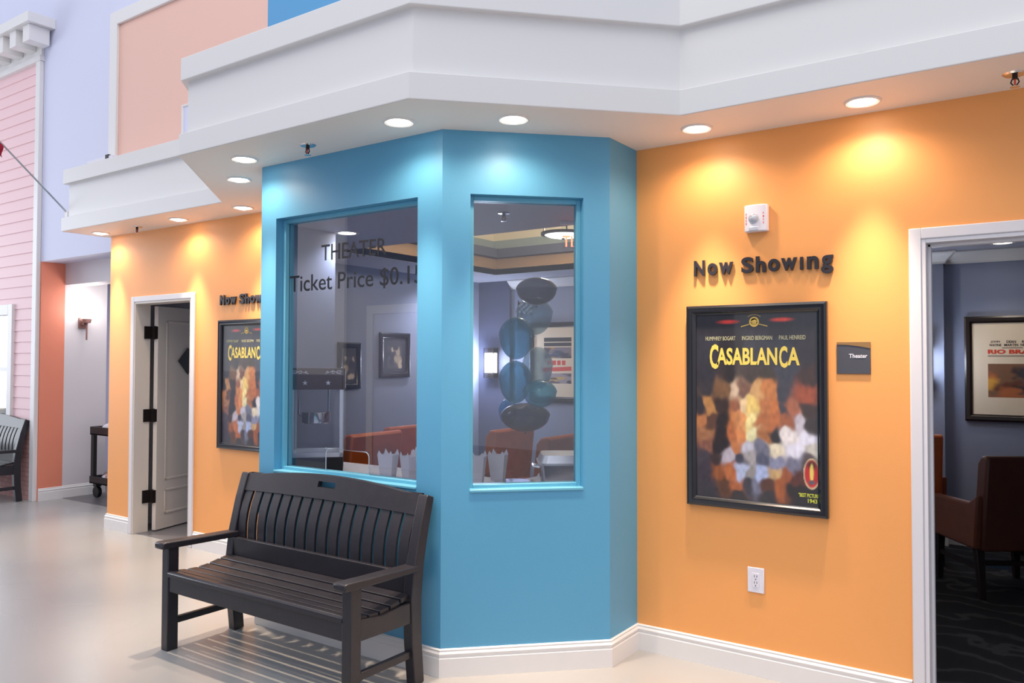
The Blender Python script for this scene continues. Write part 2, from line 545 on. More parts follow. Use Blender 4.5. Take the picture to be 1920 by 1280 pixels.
# soffit slab and the white fascia band that wraps it
FA = [(-6.966, 0.0), (-6.966, -0.397), (-4.68, -0.397), (-3.757, -1.3223), (-2.067, -1.3223), (-1.2035, -0.4435), (3.6, -0.4435)]
mb = MB()
mb.prism([(-6.95, 0.3), (-6.95, -0.39), (-4.68, -0.39), (-3.755, -1.315), (-2.07, -1.315), (-1.2, -0.436), (3.6, -0.436), (3.6, 0.3)], 'z', HS, HS + 0.05)
struct(mb.build('ceiling_soffit', SOFFIT, smooth=False), 'underside of the white soffit that holds the downlights', 'soffit')
prof = [(0, HS), (0, 2.745), (-0.042, 2.748), (-0.042, 3.04), (-0.006, 3.04), (-0.006, 3.165), (-0.25, 3.165), (-0.25, HS + 0.06), (-0.03, HS + 0.06), (-0.008, HS)]
mb = MB(); sweep(mb, FA, prof)
struct(mb.build('trim_1', WHITE, smooth=False, bevel=0.004), 'white stepped fascia band around the soffit', 'fascia')
mb = MB()
mb.prism([(-6.9, 0.0), (-6.9, -0.2), (-4.76, -0.2), (-3.85, -1.1), (-2.15, -1.1), (-1.3, -0.25), (3.6, -0.25), (3.6, 0.0)], 'z', 3.10, 3.15)
struct(mb.build('ceiling_ledge', WHITE, smooth=False), 'top ledge of the white fascia', 'ledge')

# upper wall above the ledge: peach panel in a white frame, then bright blue
mb = MB(); mb.box(-6.9, -4.697, 0.0, 0.3, HS + 0.05, 4.60)
struct(mb.build('wall_upper_left', PEACH, smooth=False), 'peach upper wall panel above the ledge', 'wall')
mb = MB(); mb.box(-4.697, 3.6, -0.004, 0.3, HS + 0.05, 9)
struct(mb.build('wall_upper_right', BLUE, smooth=False), 'bright blue upper wall above the ledge', 'wall')
mb = MB(); mb.box(-6.9, -4.697, 0.0, 0.3, 4.60, 9)
struct(mb.build('wall_upper_top', LAV, smooth=False), 'lavender wall above the peach panel', 'wall')
mb = MB(); mb.box(-6.9, -6.78, -0.028, 0.0, 3.15, 4.66); mb.box(-6.78, -4.697, -0.028, 0.0, 4.54, 4.66)
struct(mb.build('trim_2', WHITE, smooth=False, bevel=0.004), 'white frame around the peach upper panel', 'trim')

# lavender wall over the corridor, corridor walls
mb = MB(); mb.box(-8.839, -6.87, 0.30, 0.55, 2.565, 9); mb.box(-16, -8.84, 0.37, 0.55, 4.7, 9)
struct(mb.build('wall_back', LAV, smooth=False), 'tall lavender wall over the corridor opening', 'wall')
mb = MB(); mb.box(-9.0, -8.82, 0.30, 0.55, 0, 2.565)
struct(mb.build('wall_corridor_front', SALMON, smooth=False), 'salmon return wall beside the corridor', 'wall')
mb = MB(); mb.box(-9.0, -8.82, 0.55, 1.02, 0, 2.565)
struct(mb.build('wall_corridor_left', PALE, smooth=False), 'pale grey corridor wall that carries the sconce', 'wall')
mb = MB(); mb.box(-8.82, -6.87, 0.55, 0.75, 2.33, 2.60); mb.box(-8.82, -6.75, 0.75, 3.3, 2.5, 2.6); mb.box(-10.3, -8.82, 1.0, 3.3, 2.5, 2.6)
struct(mb.build('ceiling_corridor', PALE, smooth=False), 'lowered header and ceiling of the corridor', 'ceiling')
mb = MB(); mb.box(-10.2, -6.6, 3.2, 3.35, 0, 2.6); mb.box(-10.3, -10.2, 1.0, 3.3, 0, 2.6); mb.box(-10.2, -9.0, 0.96, 1.02, 0, 2.6)
struct(mb.build('wall_corridor_back', LAV, smooth=False), 'lavender far wall of the corridor', 'wall')
mb = MB(); mb.box(-10.1, -6.9, 3.14, 3.2, 0, 0.80); mb.box(-10.1, -6.9, 3.12, 3.2, 0.80, 0.86)
struct(mb.build('trim_3', WHITE, smooth=False), 'white wainscot on the far corridor wall', 'trim')
mb = MB(); mb.box(-6.87, -6.75, 0.12, 3.3, 0, 2.6)
struct(mb.build('wall_storeroom', PALE, smooth=False), 'wall between the corridor and the storeroom', 'wall')
mb = MB(); mb.box(-6.75, -5.46, 0.12, 3.8, HC, HC + 0.1)
struct(mb.build('ceiling_storeroom', BEAM, smooth=False), 'dark ceiling of the storeroom', 'ceiling')

# pink siding facade on the far left
mb = MB()
SX0, SX1, SY = -13.0, -8.87, 0.30
wx0, wx1, wz0, wz1 = -10.7, -9.50, 0.80, 2.01
z = 0.73
k = 0
while z < 4.72:
    z2 = min(z + 0.122, 4.74)
    spans = [(SX0, SX1)]
    if z2 > wz0 and z < wz1: spans = [(SX0, wx0), (wx1, SX1)]
    for a, b in spans:
        mb.prism([(SY - 0.012, z), (SY + 0.06, z), (SY + 0.06, z2), (SY - 0.003, z2)], 'x', a, b)
    z = z2
struct(mb.build('wall_siding', SIDING, smooth=False), 'pink lap siding facade on the far left', 'wall')
mb = MB(); mb.box(SX0, SX1, SY - 0.03, SY + 0.06, 0, 0.73)
struct(mb.build('wall_siding_base', BRICK, smooth=False), 'pink brick base below the siding', 'wall')
mb = MB(); mb.box(SX1 - 0.06, SX1 + 0.03, SY - 0.045, SY - 0.001, 0, 4.739); mb.box(SX0, SX1 + 0.04, SY - 0.05, SY + 0.06, 4.74, 4.80)
mb.box(SX0, SX1 + 0.03, SY - 0.03, SY + 0.06, 4.801, 5.034)
struct(mb.build('trim_4', WHITE, smooth=False, bevel=0.003), 'white corner board and frieze of the siding facade', 'trim')
mb = MB(); mb.box(SX0, -8.60, SY - 0.28, SY, 5.035, 5.14)
for i in range(9):
    x = -8.66 - i * 0.30
    mb.box(x - 0.14, x, SY - 0.24, SY - 0.031, 4.86, 5.034)
struct(mb.build('trim_5', WHITE, smooth=False, bevel=0.004), 'white cornice with square brackets on the siding facade', 'cornice')
# its window
wr = thing('window_3', 'white cased window in the pink siding', 'window', (0, 0, 0)); wr['kind'] = 'structure'
mb = MB(); yy0, yy1 = SY - 0.04, SY + 0.04
mb.box(wx1, wx1 + 0.10, yy0, yy1, wz0 - 0.04, wz1 + 0.12); mb.box(wx0 - 0.1, wx0, yy0, yy1, wz0 - 0.04, wz1 + 0.12)
mb.box(wx0, wx1, yy0, yy1, wz1, wz1 + 0.12); mb.box(wx0 - 0.12, wx1 + 0.12, yy0 - 0.03, yy1, wz0 - 0.06, wz0)
mb.box(wx0, wx1, yy0 + 0.03, yy1, (wz0 + wz1) / 2 - 0.02, (wz0 + wz1) / 2 + 0.02)
mb.build('window_frame', WHITE, wr, bevel=0.003)
mb = MB(); mb.box(wx0, wx1, SY, SY + 0.006, wz0, wz1); mb.build('pane', GLASS, wr)

# baseboards
bprof = [(0, 0), (0.017, 0), (0.017, 0.088), (0.013, 0.094), (0.016, 0.100), (0.016, 0.110), (0.009, 0.120), (0.010, 0.127), (0.004, 0.132), (0, 0.132)]
for nm, pth, lb in (('baseboard_right', [DPT, APT, BPT, CPT, (-0.332, 0)], 'white baseboard around the teal bay and the right orange wall'),
                    ('baseboard_left', [(-6.875, 0.12), (-6.875, 0), (-6.503, 0)], 'white baseboard left of the storeroom door'),
                    ('baseboard_bay', [(-5.557, 0), (-4.196, 0), EPT, DPT], 'white baseboard from the storeroom door to the bay'),
                    ('baseboard_corridor', [(-8.82, 1.02), (-8.82, 0.30)][::-1], 'white baseboard of the salmon and grey corridor walls')):
    mb = MB(); sweep(mb, pth, bprof)
    struct(mb.build(nm, WHITE, bevel=0), lb, 'baseboard')

# theater room shell
XL, YB = -5.40, 3.60
mb = MB(); mb.box(XL - 0.06, XL, 0.12, YB + 0.1, 0, 3.1)
struct(mb.build('wall_theater_left', INSIDE, smooth=False), 'slate blue left wall of the theater', 'wall')
mb = MB(); mb.box(XL, -0.61, YB, YB + 0.12, 0, 3.1); mb.box(-0.61, 3.7, YB + 0.09, YB + 0.2, 0, 3.1)
struct(mb.build('wall_theater_back', INSIDE, smooth=False), 'slate blue back wall of the theater', 'wall')
mb = MB(); mb.box(XL, -4.96, YB - 0.035, YB, 0, HC)
struct(mb.build('trim_6', INDARK, smooth=False), 'dark blue wall panel behind the wall sconce', 'panel')
mb = MB(); mb.box(3.6, 3.7, 0.0, YB + 0.2, 0, 3.1)
struct(mb.build('wall_theater_right', INSIDE, smooth=False), 'slate blue right wall of the theater', 'wall')
TX0, TX1, TY0, TY1 = -4.75, -1.4, 0.78, 3.0
mb = MB()
mb.box(XL, 3.7, 0.06, TY0, HC, HC + 0.06); mb.box(XL, 3.7, TY1, YB + 0.2, HC, HC + 0.06)
mb.box(XL, TX0, TY0, TY1, HC, HC + 0.06); mb.box(TX1, 3.7, TY0, TY1, HC, HC + 0.06)
mb.prism([(-4.13, 0.06), (-4.13, -0.27), (-3.57, -0.83), (-2.265, -0.83), (-1.70, -0.27), (-1.70, 0.06)], 'z', HC, HC + 0.06)
struct(mb.build('ceiling', INCEIL, smooth=False), 'flat theater ceiling around the raised tray', 'ceiling')
mb = MB()
def ring(mb, e, z0, z1, th=0.04, mi=0):
    a, b, c, d = TX0 - e, TX1 + e, TY0 - e, TY1 + e
    mb.box(a - th, a, c - th, d + th, z0, z1, mi); mb.box(b, b + th, c - th, d + th, z0, z1, mi)
    mb.box(a, b, c - th, c, z0, z1, mi); mb.box(a, b, d, d + th, z0, z1, mi)
ring(mb, 0.0, HC + 0.001, HC + 0.17, 0.04, 0)
ring(mb, -0.09, HC + 0.17, HC + 0.26, 0.16, 1)
ring(mb, 0.10, HC + 0.26, HC + 0.38, 0.04, 2)
ring(mb, 0.10, HC + 0.38, HC + 0.62, 0.04, 3)
mb.box(TX0 - 0.2, TX1 + 0.2, TY0 - 0.2, TY1 + 0.2, HC + 0.62, HC + 0.66, 3)
struct(mb.build('ceiling_tray', [TAN, BEAM, GREYGREEN, CREAM], smooth=False), 'raised ceiling tray with tan and dark bands', 'ceiling')
mb = MB()
cprof = [(0, HC), (0.10, HC), (0.10, HC - 0.012), (0.085, HC - 0.02), (0.06, HC - 0.045), (0.03, HC - 0.07), (0.018, HC - 0.085), (0.012, HC - 0.10), (0, HC - 0.10)]
sweep(mb, [(-4.96, YB), (-0.61, YB), (-0.61, YB + 0.09), (3.6, YB + 0.09)], cprof)
struct(mb.build('trim_7', WHITE, smooth=False), 'crown moulding on the theater back wall', 'crown moulding')
mb = MB(); sweep(mb, [(XL, YB - 0.0), (-0.61, YB), (-0.61, YB + 0.09), (3.6, YB + 0.09)], bprof)
struct(mb.build('baseboard_back', WHITE), 'white baseboard of the theater back wall', 'baseboard')
# far side of the hall, mirrored in the window glass
mb = MB(); mb.box(-16, -8.5, -6.2, -6.0, 0, 4.5); mb.box(-8.5, -3.3, -6.25, -6.05, 0, 4.5, 1); mb.box(-16, -8.5, -6.0, -5.97, 0, 1.30, 1)
struct(mb.build('wall_front', [WHITE, INSIDE], smooth=False), 'pale wall across the hall', 'wall')
d3 = thing('door_3', 'white cased door in the wall across the hall', 'door'); d3['kind'] = 'structure'
mb = MB(); mb.box(-8.06, -7.94, -6.05, -6.02, 0, 2.30); mb.box(-7.0, -6.88, -6.05, -6.02, 0, 2.30); mb.box(-7.94, -7.0, -6.05, -6.02, 2.18, 2.30)
mb.build('casing', WHITE, d3)
mb = MB(); mb.box(-7.93, -7.01, -6.05, -6.035, 0.01, 2.17); mb.build('door_leaf', LAV, d3)


# windows of the bay
def bay_window(name, label, p0, t, n, w, z0, z1, notch):
    """frame and pane set 7 cm into the opening; p0 lower left at wall face, t along, n inward"""
    r = thing(name, label, 'window', (0, 0, 0)); r['kind'] = 'structure'
    M = Matrix((Vector((t[0], t[1], 0)), Vector((n[0], n[1], 0)), Vector((0, 0, 1)))).transposed().to_4x4()
    M.translation = (p0[0], p0[1], 0)
    mb = MB()
    for a, b, c, d in ((0, 0.022, z0, z1), (w - 0.022, w, z0, z1), (0.022, w - 0.022, z1 - 0.022, z1), (0.022, w - 0.022, z0, z0 + 0.022)):
        mb.box(a, b, 0.05, 0.078, c, d, 0, M)
        mb.box(a, b, 0.086, 0.112, c, d, 0, M)
    mb.build('window_frame', TEAL_TRIM, r, bevel=0.002)
    mb = MB()
    mb.box(0.0, w, -0.006, 0.05, z0 - 0.008, z0 + 0.006, 0, M)
    mb.build('window_sill', TEAL_TRIM, r, bevel=0.003)
    mb = MB(); a, b, c, d = 0.012, w - 0.012, z0 + 0.012, z1 - 0.012
    if notch:
        q0, q1, qz = notch
        rr = 0.03
        arc = [(q1 - rr + rr * math.cos(k * PI / 12), qz - rr + rr * math.sin(k * PI / 12)) for k in range(7)]
        arc += [(q0 + rr - rr * math.sin(k * PI / 12), qz - rr + rr * math.cos(k * PI / 12)) for k in range(7)]
        poly = [(a, c), (a, d), (b, d), (b, c), (q1, c)] + arc + [(q0, c)]
        mb.prism(poly[::-1], 'y', 0.078, 0.086, 0, M)
        me_ = MB(); me_.tube([tuple(M @ Vector((x_, 0.082, z_))) for x_, z_ in [(q1, c)] + arc + [(q0, c)]], 0.0028, 6); me_.build('slot_edge', ALU, r)
    else:
        mb.box(a, b, 0.078, 0.086, c, d, 0, M)
    mb.build('pane', GLASS, r, smooth=False)
    return r, M


win1, M1 = bay_window('window_1', 'wide ticket window with lettering on the glass, left face of the teal bay', (W1[0], -0.8902), (1, 0), (0, 1), W1[1] - W1[0], W1[2], W1[3], (0.338, 0.668, 1.02))
tt = (Vector(BPT) - Vector(APT)).normalized()
pp = Vector(APT) + tt * W2[0]
win2, M2 = bay_window('window_2', 'narrow window on the angled front of the teal bay', (pp.x, pp.y), (tt.x, tt.y), (-tt.y, tt.x), W2[1] - W2[0], W2[2], W2[3], None)
yl = -0.8902 + 0.0775
text_mesh('lettering', 'THEATER', 0.495, 0.088, 0.001, VINYL, win1, 0.004, wallM(-3.175, yl, 2.060))
text_mesh('lettering', 'Ticket Price $0.15', 1.008, 0.108, 0.001, VINYL, win1, 0.004, wallM(-3.437, yl, 1.882))


# doors
def casing_part(parent, x0, x1, zh, w, yb):
    mb = MB()
    mb.box(x0 - w, x0, -0.018, 0.0, 0, zh + w); mb.box(x1, x1 + w, -0.018, 0.0, 0, zh + w); mb.box(x0, x1, -0.018, 0.0, zh, zh + w)
    mb.build('casing', CASING, parent, bevel=0.004)
    mb = MB()
    mb.box(x0, x0 + 0.018, -0.012, yb, 0, zh); mb.box(x1 - 0.018, x1, -0.012, yb, 0, zh); mb.box(x0 + 0.018, x1 - 0.018, -0.012, yb, zh - 0.018, zh)
    return mb


d1 = thing('door_1', 'white cased doorway into the dim theater', 'doorway'); d1['kind'] = 'structure'
mb = casing_part(d1, DR0, DR1, DRH, 0.048, 0.13)
mb.box(DR0 + 0.018, DR0 + 0.03, 0.05, 0.085, 0, DRH - 0.018); mb.box(DR0 + 0.018, DR1 - 0.018, 0.05, 0.085, DRH - 0.03, DRH - 0.018)
mb.build('jamb', CASING, d1, bevel=0.002)
d2 = thing('door_2', 'white cased storeroom doorway with its door standing open', 'doorway'); d2['kind'] = 'structure'
mb = casing_part(d2, DL0, DL1, DLH, 0.047, 0.13)
mb.build('jamb', DOORP, d2, bevel=0.002)
# leaf: hinge near (-6.40, .15), opened past ninety degrees
lf = MB()
LM = Matrix.Translation((-6.370, 0.160, 0)) @ Matrix.Rotation(R(106), 4, 'Z')
lf.box(0, 0.80, -0.0, 0.042, 0.012, 1.985, 0, LM)
for (c, d) in ((0.14, 0.36), (0.44, 1.86)):       # raised panel mouldings on the visible side
    for (e0, e1, f0, f1) in ((0.10, 0.70, c, c + 0.02), (0.10, 0.70, d - 0.02, d), (0.10, 0.12, c, d), (0.68, 0.70, c, d)):
        lf.box(e0, e1, -0.006, 0.0, f0, f1, 0, LM)
leaf = lf.build('door_leaf', DOORP, d2, bevel=0.003)
for zc in (0.31, 1.02, 1.75):
    mb = MB()
    mb.box(-6.437, -6.425, 0.070, 0.132, zc - 0.055, zc + 0.055)
    mb.box(-6.436, -6.37, 0.132, 0.152, zc - 0.055, zc + 0.055); mb.tube([(-6.40, 0.142, zc - 0.06), (-6.40, 0.142, zc + 0.06)], 0.012)
    mb.box(-0.004, 0.0, 0.0, 0.042, zc - 0.055, zc + 0.055, 0, LM)
    mb.build('hinge', BRONZE, leaf)
mb = MB()
q = 0.125
mb.prism([(0.37 - q, 1.50), (0.37, 1.50 - q * 1.0), (0.37 + q, 1.50), (0.37, 1.50 + q)], 'y', -0.010, -0.0065, 0, LM)
mb.build('diamond_sign', BLACKP, leaf)


# ------------------------------------------------------------------ the bench
def make_bench():
    root = thing('slatted_bench', '', 'bench')
    # local frame: x along the bench, centred; back at +y (y=0 is the rear feet line), front at -y
    HL = 0.70
    def add(name, mb, bevel=0.004): return mb.build(name, BENCHB, root, bevel=bevel)
    for sx in (-1, 1):
        x = sx * (HL - 0.03)
        mb = MB(); mb.bar((x, -0.39, 0), (x, -0.39, 0.535), 0.055, 0.062, up=(0, 1, 0)); add('front_leg', mb)
        pts = [(x, 0.02, 0.0), (x, 0.0, 0.20), (x, -0.005, 0.40), (x, 0.012, 0.55), (x, 0.05, 0.72), (x, 0.088, 0.85), (x, 0.092, 0.862)]
        mb = MB(); mb.ribbon(pts, 0.055, [0.062, 0.066, 0.07, 0.066, 0.06, 0.054, 0.044], (1, 0, 0)); add('rear_post', mb)
        mb = MB()
        a = sx * (HL - 0.035)
        prof = [(-0.455, 0.530), (0.0, 0.520), (0.0, 0.552), (-0.30, 0.560), (-0.44, 0.566), (-0.46, 0.562), (-0.462, 0.535)]
        mb.prism(prof, 'x', a - 0.038, a + 0.038); add('armrest', mb, 0.006)
        mb = MB(); mb.bar((x, -0.36, 0.145), (x, 0.0, 0.145), 0.026, 0.034); add('stretcher', mb, 0.003)
        mb = MB()
        prof = [(-0.365, 0.30), (0.0, 0.29), (0.0, 0.385), (-0.10, 0.385), (-0.22, 0.375), (-0.365, 0.392)]
        mb.prism(prof, 'x', x - 0.02, x + 0.02); add('side_rail', mb, 0.003)
    mb = MB(); mb.box(-HL + 0.05, HL - 0.05, -0.415, -0.385, 0.305, 0.392); add('front_apron', mb)
    mb = MB(); mb.bar((-HL + 0.05, -0.012, 0.452), (HL - 0.05, -0.012, 0.452), 0.028, 0.135); add('lower_rail', mb)
    # seat slats, gently dished
    n = 6; y0, y1 = -0.425, -0.02
    for i in range(n):
        a = y0 + (y1 - y0) * i / n; b = y0 + (y1 - y0) * (i + 1) / n - 0.011
        def zz(y):
            t = (y - y0) / (y1 - y0)
            return 0.412 - 0.055 * math.sin(PI * min(1, t * 1.05)) ** 1.3 * 0.45 + 0.012 * t
        mb = MB(); L = HL - (0.045 if i > 0 else 0.055)
        if i == 0:
            mb.prism([(a, zz(a) - 0.028), (b, zz(b) - 0.022), (b, zz(b)), (a + 0.012, zz(a) + 0.002), (a, zz(a) - 0.008)], 'x', -L - 0.0, L)
        else:
            mb.prism([(a, zz(a) - 0.022), (b, zz(b) - 0.022), (b, zz(b)), (a, zz(a))], 'x', -L - 0.02, L + 0.02)
        add('seat_slat', mb, 0.003)
    # backrest: arched crest with hand slot, curved slats
    def back_y(z):
        t = (z - 0.40) / 0.46
        return -0.005 + 0.02 * t + 0.072 * t * t
    N = 24; L = HL - 0.055
    mb = MB(); top = []; bot = []
    def zt(x): return 0.853 + 0.047 * (1 - (x / L) ** 2) - (0.01 if abs(x) > L - .02 else 0)
    def zb(x): return 0.772 + 0.010 * (1 - (x / L) ** 2)
    xs = [-L + 2 * L * i / N for i in range(N + 1)]
    hx0, hx1, hz0, hz1 = -0.065, 0.065, 0.838, 0.868
    xs = sorted(set(xs + [hx0, hx1]))
    def ring_pts(x, z, side):
        y = back_y(z) + (0.015 if side else -0.015)
        return (x, y, z)
    def cell(xa, xb, za0, za1, zb0, zb1):
        v = []
        for s_ in (0, 1):
            v += [ring_pts(xa, za0, s_), ring_pts(xb, zb0, s_), ring_pts(xb, zb1, s_), ring_pts(xa, za1, s_)]
        return v
    V = []; F = []
    idx = {}
    def vid(p):
        key = tuple(round(c, 5) for c in p)
        if key not in idx: idx[key] = len(V); V.append(p)
        return idx[key]
    rows = lambda x: [zb(x), hz0, hz1, zt(x)]
    def quad(a, b, c, d): F.append(tuple(vid(p) for p in (a, b, c, d)))
    for i in range(len(xs) - 1):
        xa, xb = xs[i], xs[i + 1]; ra, rb = rows(xa), rows(xb)
        hole = xa >= hx0 - 1e-6 and xb <= hx1 + 1e-6
        for j in range(3):
            if hole and j == 1: continue
            quad(ring_pts(xa, ra[j], 0), ring_pts(xb, rb[j], 0), ring_pts(xb, rb[j + 1], 0), ring_pts(xa, ra[j + 1], 0))
            quad(ring_pts(xa, ra[j], 1), ring_pts(xa, ra[j + 1], 1), ring_pts(xb, rb[j + 1], 1), ring_pts(xb, rb[j], 1))
        for j in (0, 3):
            quad(ring_pts(xa, ra[j], 0), ring_pts(xa, ra[j], 1), ring_pts(xb, rb[j], 1), ring_pts(xb, rb[j], 0))
        if hole:
            for z_ in (hz0, hz1):
                quad(ring_pts(xa, z_, 0), ring_pts(xa, z_, 1), ring_pts(xb, z_, 1), ring_pts(xb, z_, 0))
    for x_ in (xs[0], xs[-1]):
        r_ = rows(x_)
        for j in range(3): quad(ring_pts(x_, r_[j], 0), ring_pts(x_, r_[j], 1), ring_pts(x_, r_[j + 1], 1), ring_pts(x_, r_[j + 1], 0))
    for x_ in (hx0, hx1):
        quad(ring_pts(x_, hz0, 0), ring_pts(x_, hz0, 1), ring_pts(x_, hz1, 1), ring_pts(x_, hz1, 0))
    mb.add(V, F); add('crest_rail', mb, 0.004)
    ns = 16
    for i in range(ns):
        x = -L + (i + 0.5) * 2 * L / ns
        pts = []
        for k in range(7):
            z_ = 0.50 + (0.80 - 0.50) * k / 6
            pts.append((x, back_y(z_) - 0.016 * math.sin(PI * k / 6) + 0.004, z_))
        mb = MB(); mb.ribbon(pts, 0.060, 0.016, (1, 0, 0)); add('back_slat', mb, 0.002)
    return root


bench = make_bench()
bench.location = (-2.957, -1.03, 0)
bench['label'] = 'charcoal slatted bench in front of the teal ticket window'
bench['group'] = 'charcoal slatted benches'
b2 = copy_tree(bench)
b2.location = (-9.66, 0.16, 0)
b2['label'] = 'charcoal slatted bench under the window of the pink siding, cut by the left edge'


# ------------------------------------------------------------------ ceiling fixtures in the soffit
def make_downlight(label, watt):
    r = thing('recessed_downlight', label, 'light', group='recessed downlights in the white soffit')
    mb = MB(); mb.lathe([(0.052, 0.004), (0.056, -0.004), (0.068, -0.008), (0.076, -0.004), (0.077, 0.001)], seg=32)
    mb.build('trim_ring', WHITE, r)
    mb = MB(); mb.lathe([(0.0, -0.017), (0.026, -0.0145), (0.043, -0.008), (0.053, 0.0005)], seg=28)
    mb.build('lamp', LAMPW, r)
    for nm, wt, ang in (('downlight_spill', watt, 160), ('downlight_beam', watt * 15, 52)):
        l = bpy.data.lights.new(nm, 'SPOT'); l.energy = wt; l.color = (1.0, 0.77, 0.58)
        l.spot_size = R(ang); l.spot_blend = 0.75 if ang > 90 else 1.0; l.shadow_soft_size = 0.03
        o = bpy.data.objects.new(nm, l); COL.objects.link(o); o.parent = r
        o.location = (0, 0, -0.048)
    return r


dl = make_downlight('', 11.5)
DLS = [((-2.329, -1.10), 'recessed downlight over the right end of the bench'),
       ((-1.861, -0.83), 'recessed downlight over the angled teal wall with the narrow window'),
       ((-1.217, -0.21), 'recessed downlight just right of the teal bay over the sign letters'),
       ((-0.477, -0.186), 'recessed downlight above the room plate, rightmost in the soffit'),
       ((-3.518, -1.073), 'recessed downlight near the left front corner of the teal bay'),
       ((-3.967, -0.778), 'recessed downlight behind the left corner of the bay, middle of the row of three'),
       ((-4.718, -0.19), 'recessed downlight above the half hidden framed poster'),
       ((-5.554, -0.175), 'recessed downlight above the right side of the storeroom door'),
       ((-6.757, -0.16), 'recessed downlight at the far left end of the soffit')]
for i, (p, lb) in enumerate(DLS):
    o = dl if i == 0 else copy_tree(dl)
    o.location = (p[0], p[1], HS); o['label'] = lb


def make_sprinkler(label):
    r = thing('fire_sprinkler', label, 'sprinkler', group='fire sprinklers under the soffit')
    mb = MB(); mb.lathe([(0.0, -0.008), (0.012, -0.008), (0.036, -0.006), (0.044, 0.0)], seg=24); mb.build('escutcheon', CHROME, r)
    mb = MB()
    mb.tube([(0, 0, -0.005), (0, 0, -0.022)], 0.010)
    for s_ in (-1, 1): mb.tube([(s_ * 0.009, 0, -0.02), (s_ * 0.014, 0, -0.034), (s_ * 0.003, 0, -0.05)], 0.0028, 6)
    mb.build('frame_arms', BRONZE, r)
    mb = MB(); mb.tube([(0, 0, -0.022), (0, 0, -0.044)], 0.0035, 8); mb.build('bulb', REDP, r)
    mb = MB(); mb.lathe([(0.0, -0.054), (0.018, -0.053), (0.018, -0.051), (0.0, -0.050)], seg=16); mb.build('deflector', CHROME, r)
    return r


sp = make_sprinkler('')
for i, (x, y, z, lb) in enumerate(((-3.002, -1.067, HS, 'chrome fire sprinkler over the bench between two downlights'),
                                   (0.081, -0.206, HS, 'chrome fire sprinkler above the theater doorway'),
                                   (-6.173, -0.161, HS, 'fire sprinkler above the storeroom doorway'),
                                   (-2.62, 0.16, HC, 'small fire sprinkler on the theater ceiling behind the narrow window'))):
    o = sp if i == 0 else copy_tree(sp)
    o.location = (x, y, z); o['label'] = lb


# ------------------------------------------------------------------ things on the orange walls
def sign_letters(label, x0, x1, zb, cap, y=0.0):
    r = thing('raised_letter_sign', label, 'sign', (x0, y, zb))
    words = [('N', 0.000, 0.084, 0, 1), ('o', 0.106, 0.180, 0, .78), ('w', 0.194, 0.300, 0, .78),
             ('S', 0.362, 0.450, 0, 1), ('h', 0.468, 0.540, 0, 1), ('o', 0.556, 0.638, 0, .78), ('w', 0.648, 0.758, 0, .78),
             ('\u0131', 0.778, 0.800, 0, .78), ('n', 0.826, 0.904, 0, .78), ('g', 0.920, 1.000, -.30, 1.08)]
    w = x1 - x0
    for ch, a, b, dz, h in words:
        M = wallM(a * w, -0.004, dz * cap)
        if ch == '\u0131':
            mb = MB(); mb.box(a * w, b * w, -0.017, -0.003, 0, 0.78 * cap); mb.build('letter', BLACKL, r, bevel=0.002)
        else:
            text_mesh('letter', ch, (b - a) * w, h * cap, 0.013, BLACKL, r, 0.032, M)
    return r


sign_letters('black raised letters Now Showing on the right orange wall above the framed poster', -1.313, -0.642, 1.934, 0.078)
sign_letters('black raised letters Now Showing on the left orange wall, half hidden by the bay', -5.232, -4.561, 1.938, 0.078)


# printed sheet: a fine grid whose colours are the printed picture
def smooth(a, b, x): t = np.clip((x - a) / (b - a), 0, 1); return t * t * (3 - 2 * t)


def lin(c): return np.array(srgb(*c)[:3])


def noise2(u, v, sc, seed):
    rs = np.random.RandomState(seed)
    g = rs.rand(48, 48)
    x, y = u * sc, v * sc
    i, j = np.floor(x).astype(int), np.floor(y).astype(int)
    fx, fy = x - i, y - j
    fx = fx * fx * (3 - 2 * fx); fy = fy * fy * (3 - 2 * fy)
    G = lambda a, b: g[a % 48, b % 48]
    return (G(i, j) * (1 - fx) + G(i + 1, j) * fx) * (1 - fy) + (G(i, j + 1) * (1 - fx) + G(i + 1, j + 1) * fx) * fy


def blob(img, u, v, cu, cv, ru, rv, col, soft=0.35, rot=0.0, alpha=1.0, wob=0.15, seed=1):
    a = math.radians(rot)
    x = (u - cu) * math.cos(a) + (v - cv) * math.sin(a); y = -(u - cu) * math.sin(a) + (v - cv) * math.cos(a)
    d = np.sqrt((x / ru) ** 2 + (y / rv) ** 2) + wob * (noise2(u, v, 9, seed) - 0.5) * 2
    k = (1 - smooth(1 - soft, 1 + soft * 0.3, d)) * alpha
    img[...] = img * (1 - k[..., None]) + lin(col) * k[..., None]


def print_mesh(name, w, h, fn, m, parent, nx, ny, M):
    """w x h sheet facing local +z of M (x right, y up, origin lower left)"""
    us = np.linspace(0, 1, nx + 1); vs = np.linspace(0, 1, ny + 1)
    U, V = np.meshgrid(us, vs)
    img = fn(U, 1 - V)                       # v downwards, like a page
    A = np.array(M)
    P = np.stack([U.ravel() * w, V.ravel() * h, np.zeros(U.size)], 1) @ A[:3, :3].T + A[:3, 3]
    idx = np.arange(U.size).reshape(U.shape)
    faces = np.stack([idx[:-1, :-1], idx[:-1, 1:], idx[1:, 1:], idx[1:, :-1]], -1).reshape(-1, 4)
    me = bpy.data.meshes.new(name); me.from_pydata(P.tolist(), [], faces.tolist())
    at = me.color_attributes.new('ink', 'FLOAT_COLOR', 'POINT')
    c = np.ones((U.size, 4)); c[:, :3] = img.reshape(-1, 3)
    at.data.foreach_set('color', c.ravel())
    me.materials.append(m)
    o = bpy.data.objects.new(name, me); COL.objects.link(o); o.parent = parent
    return o


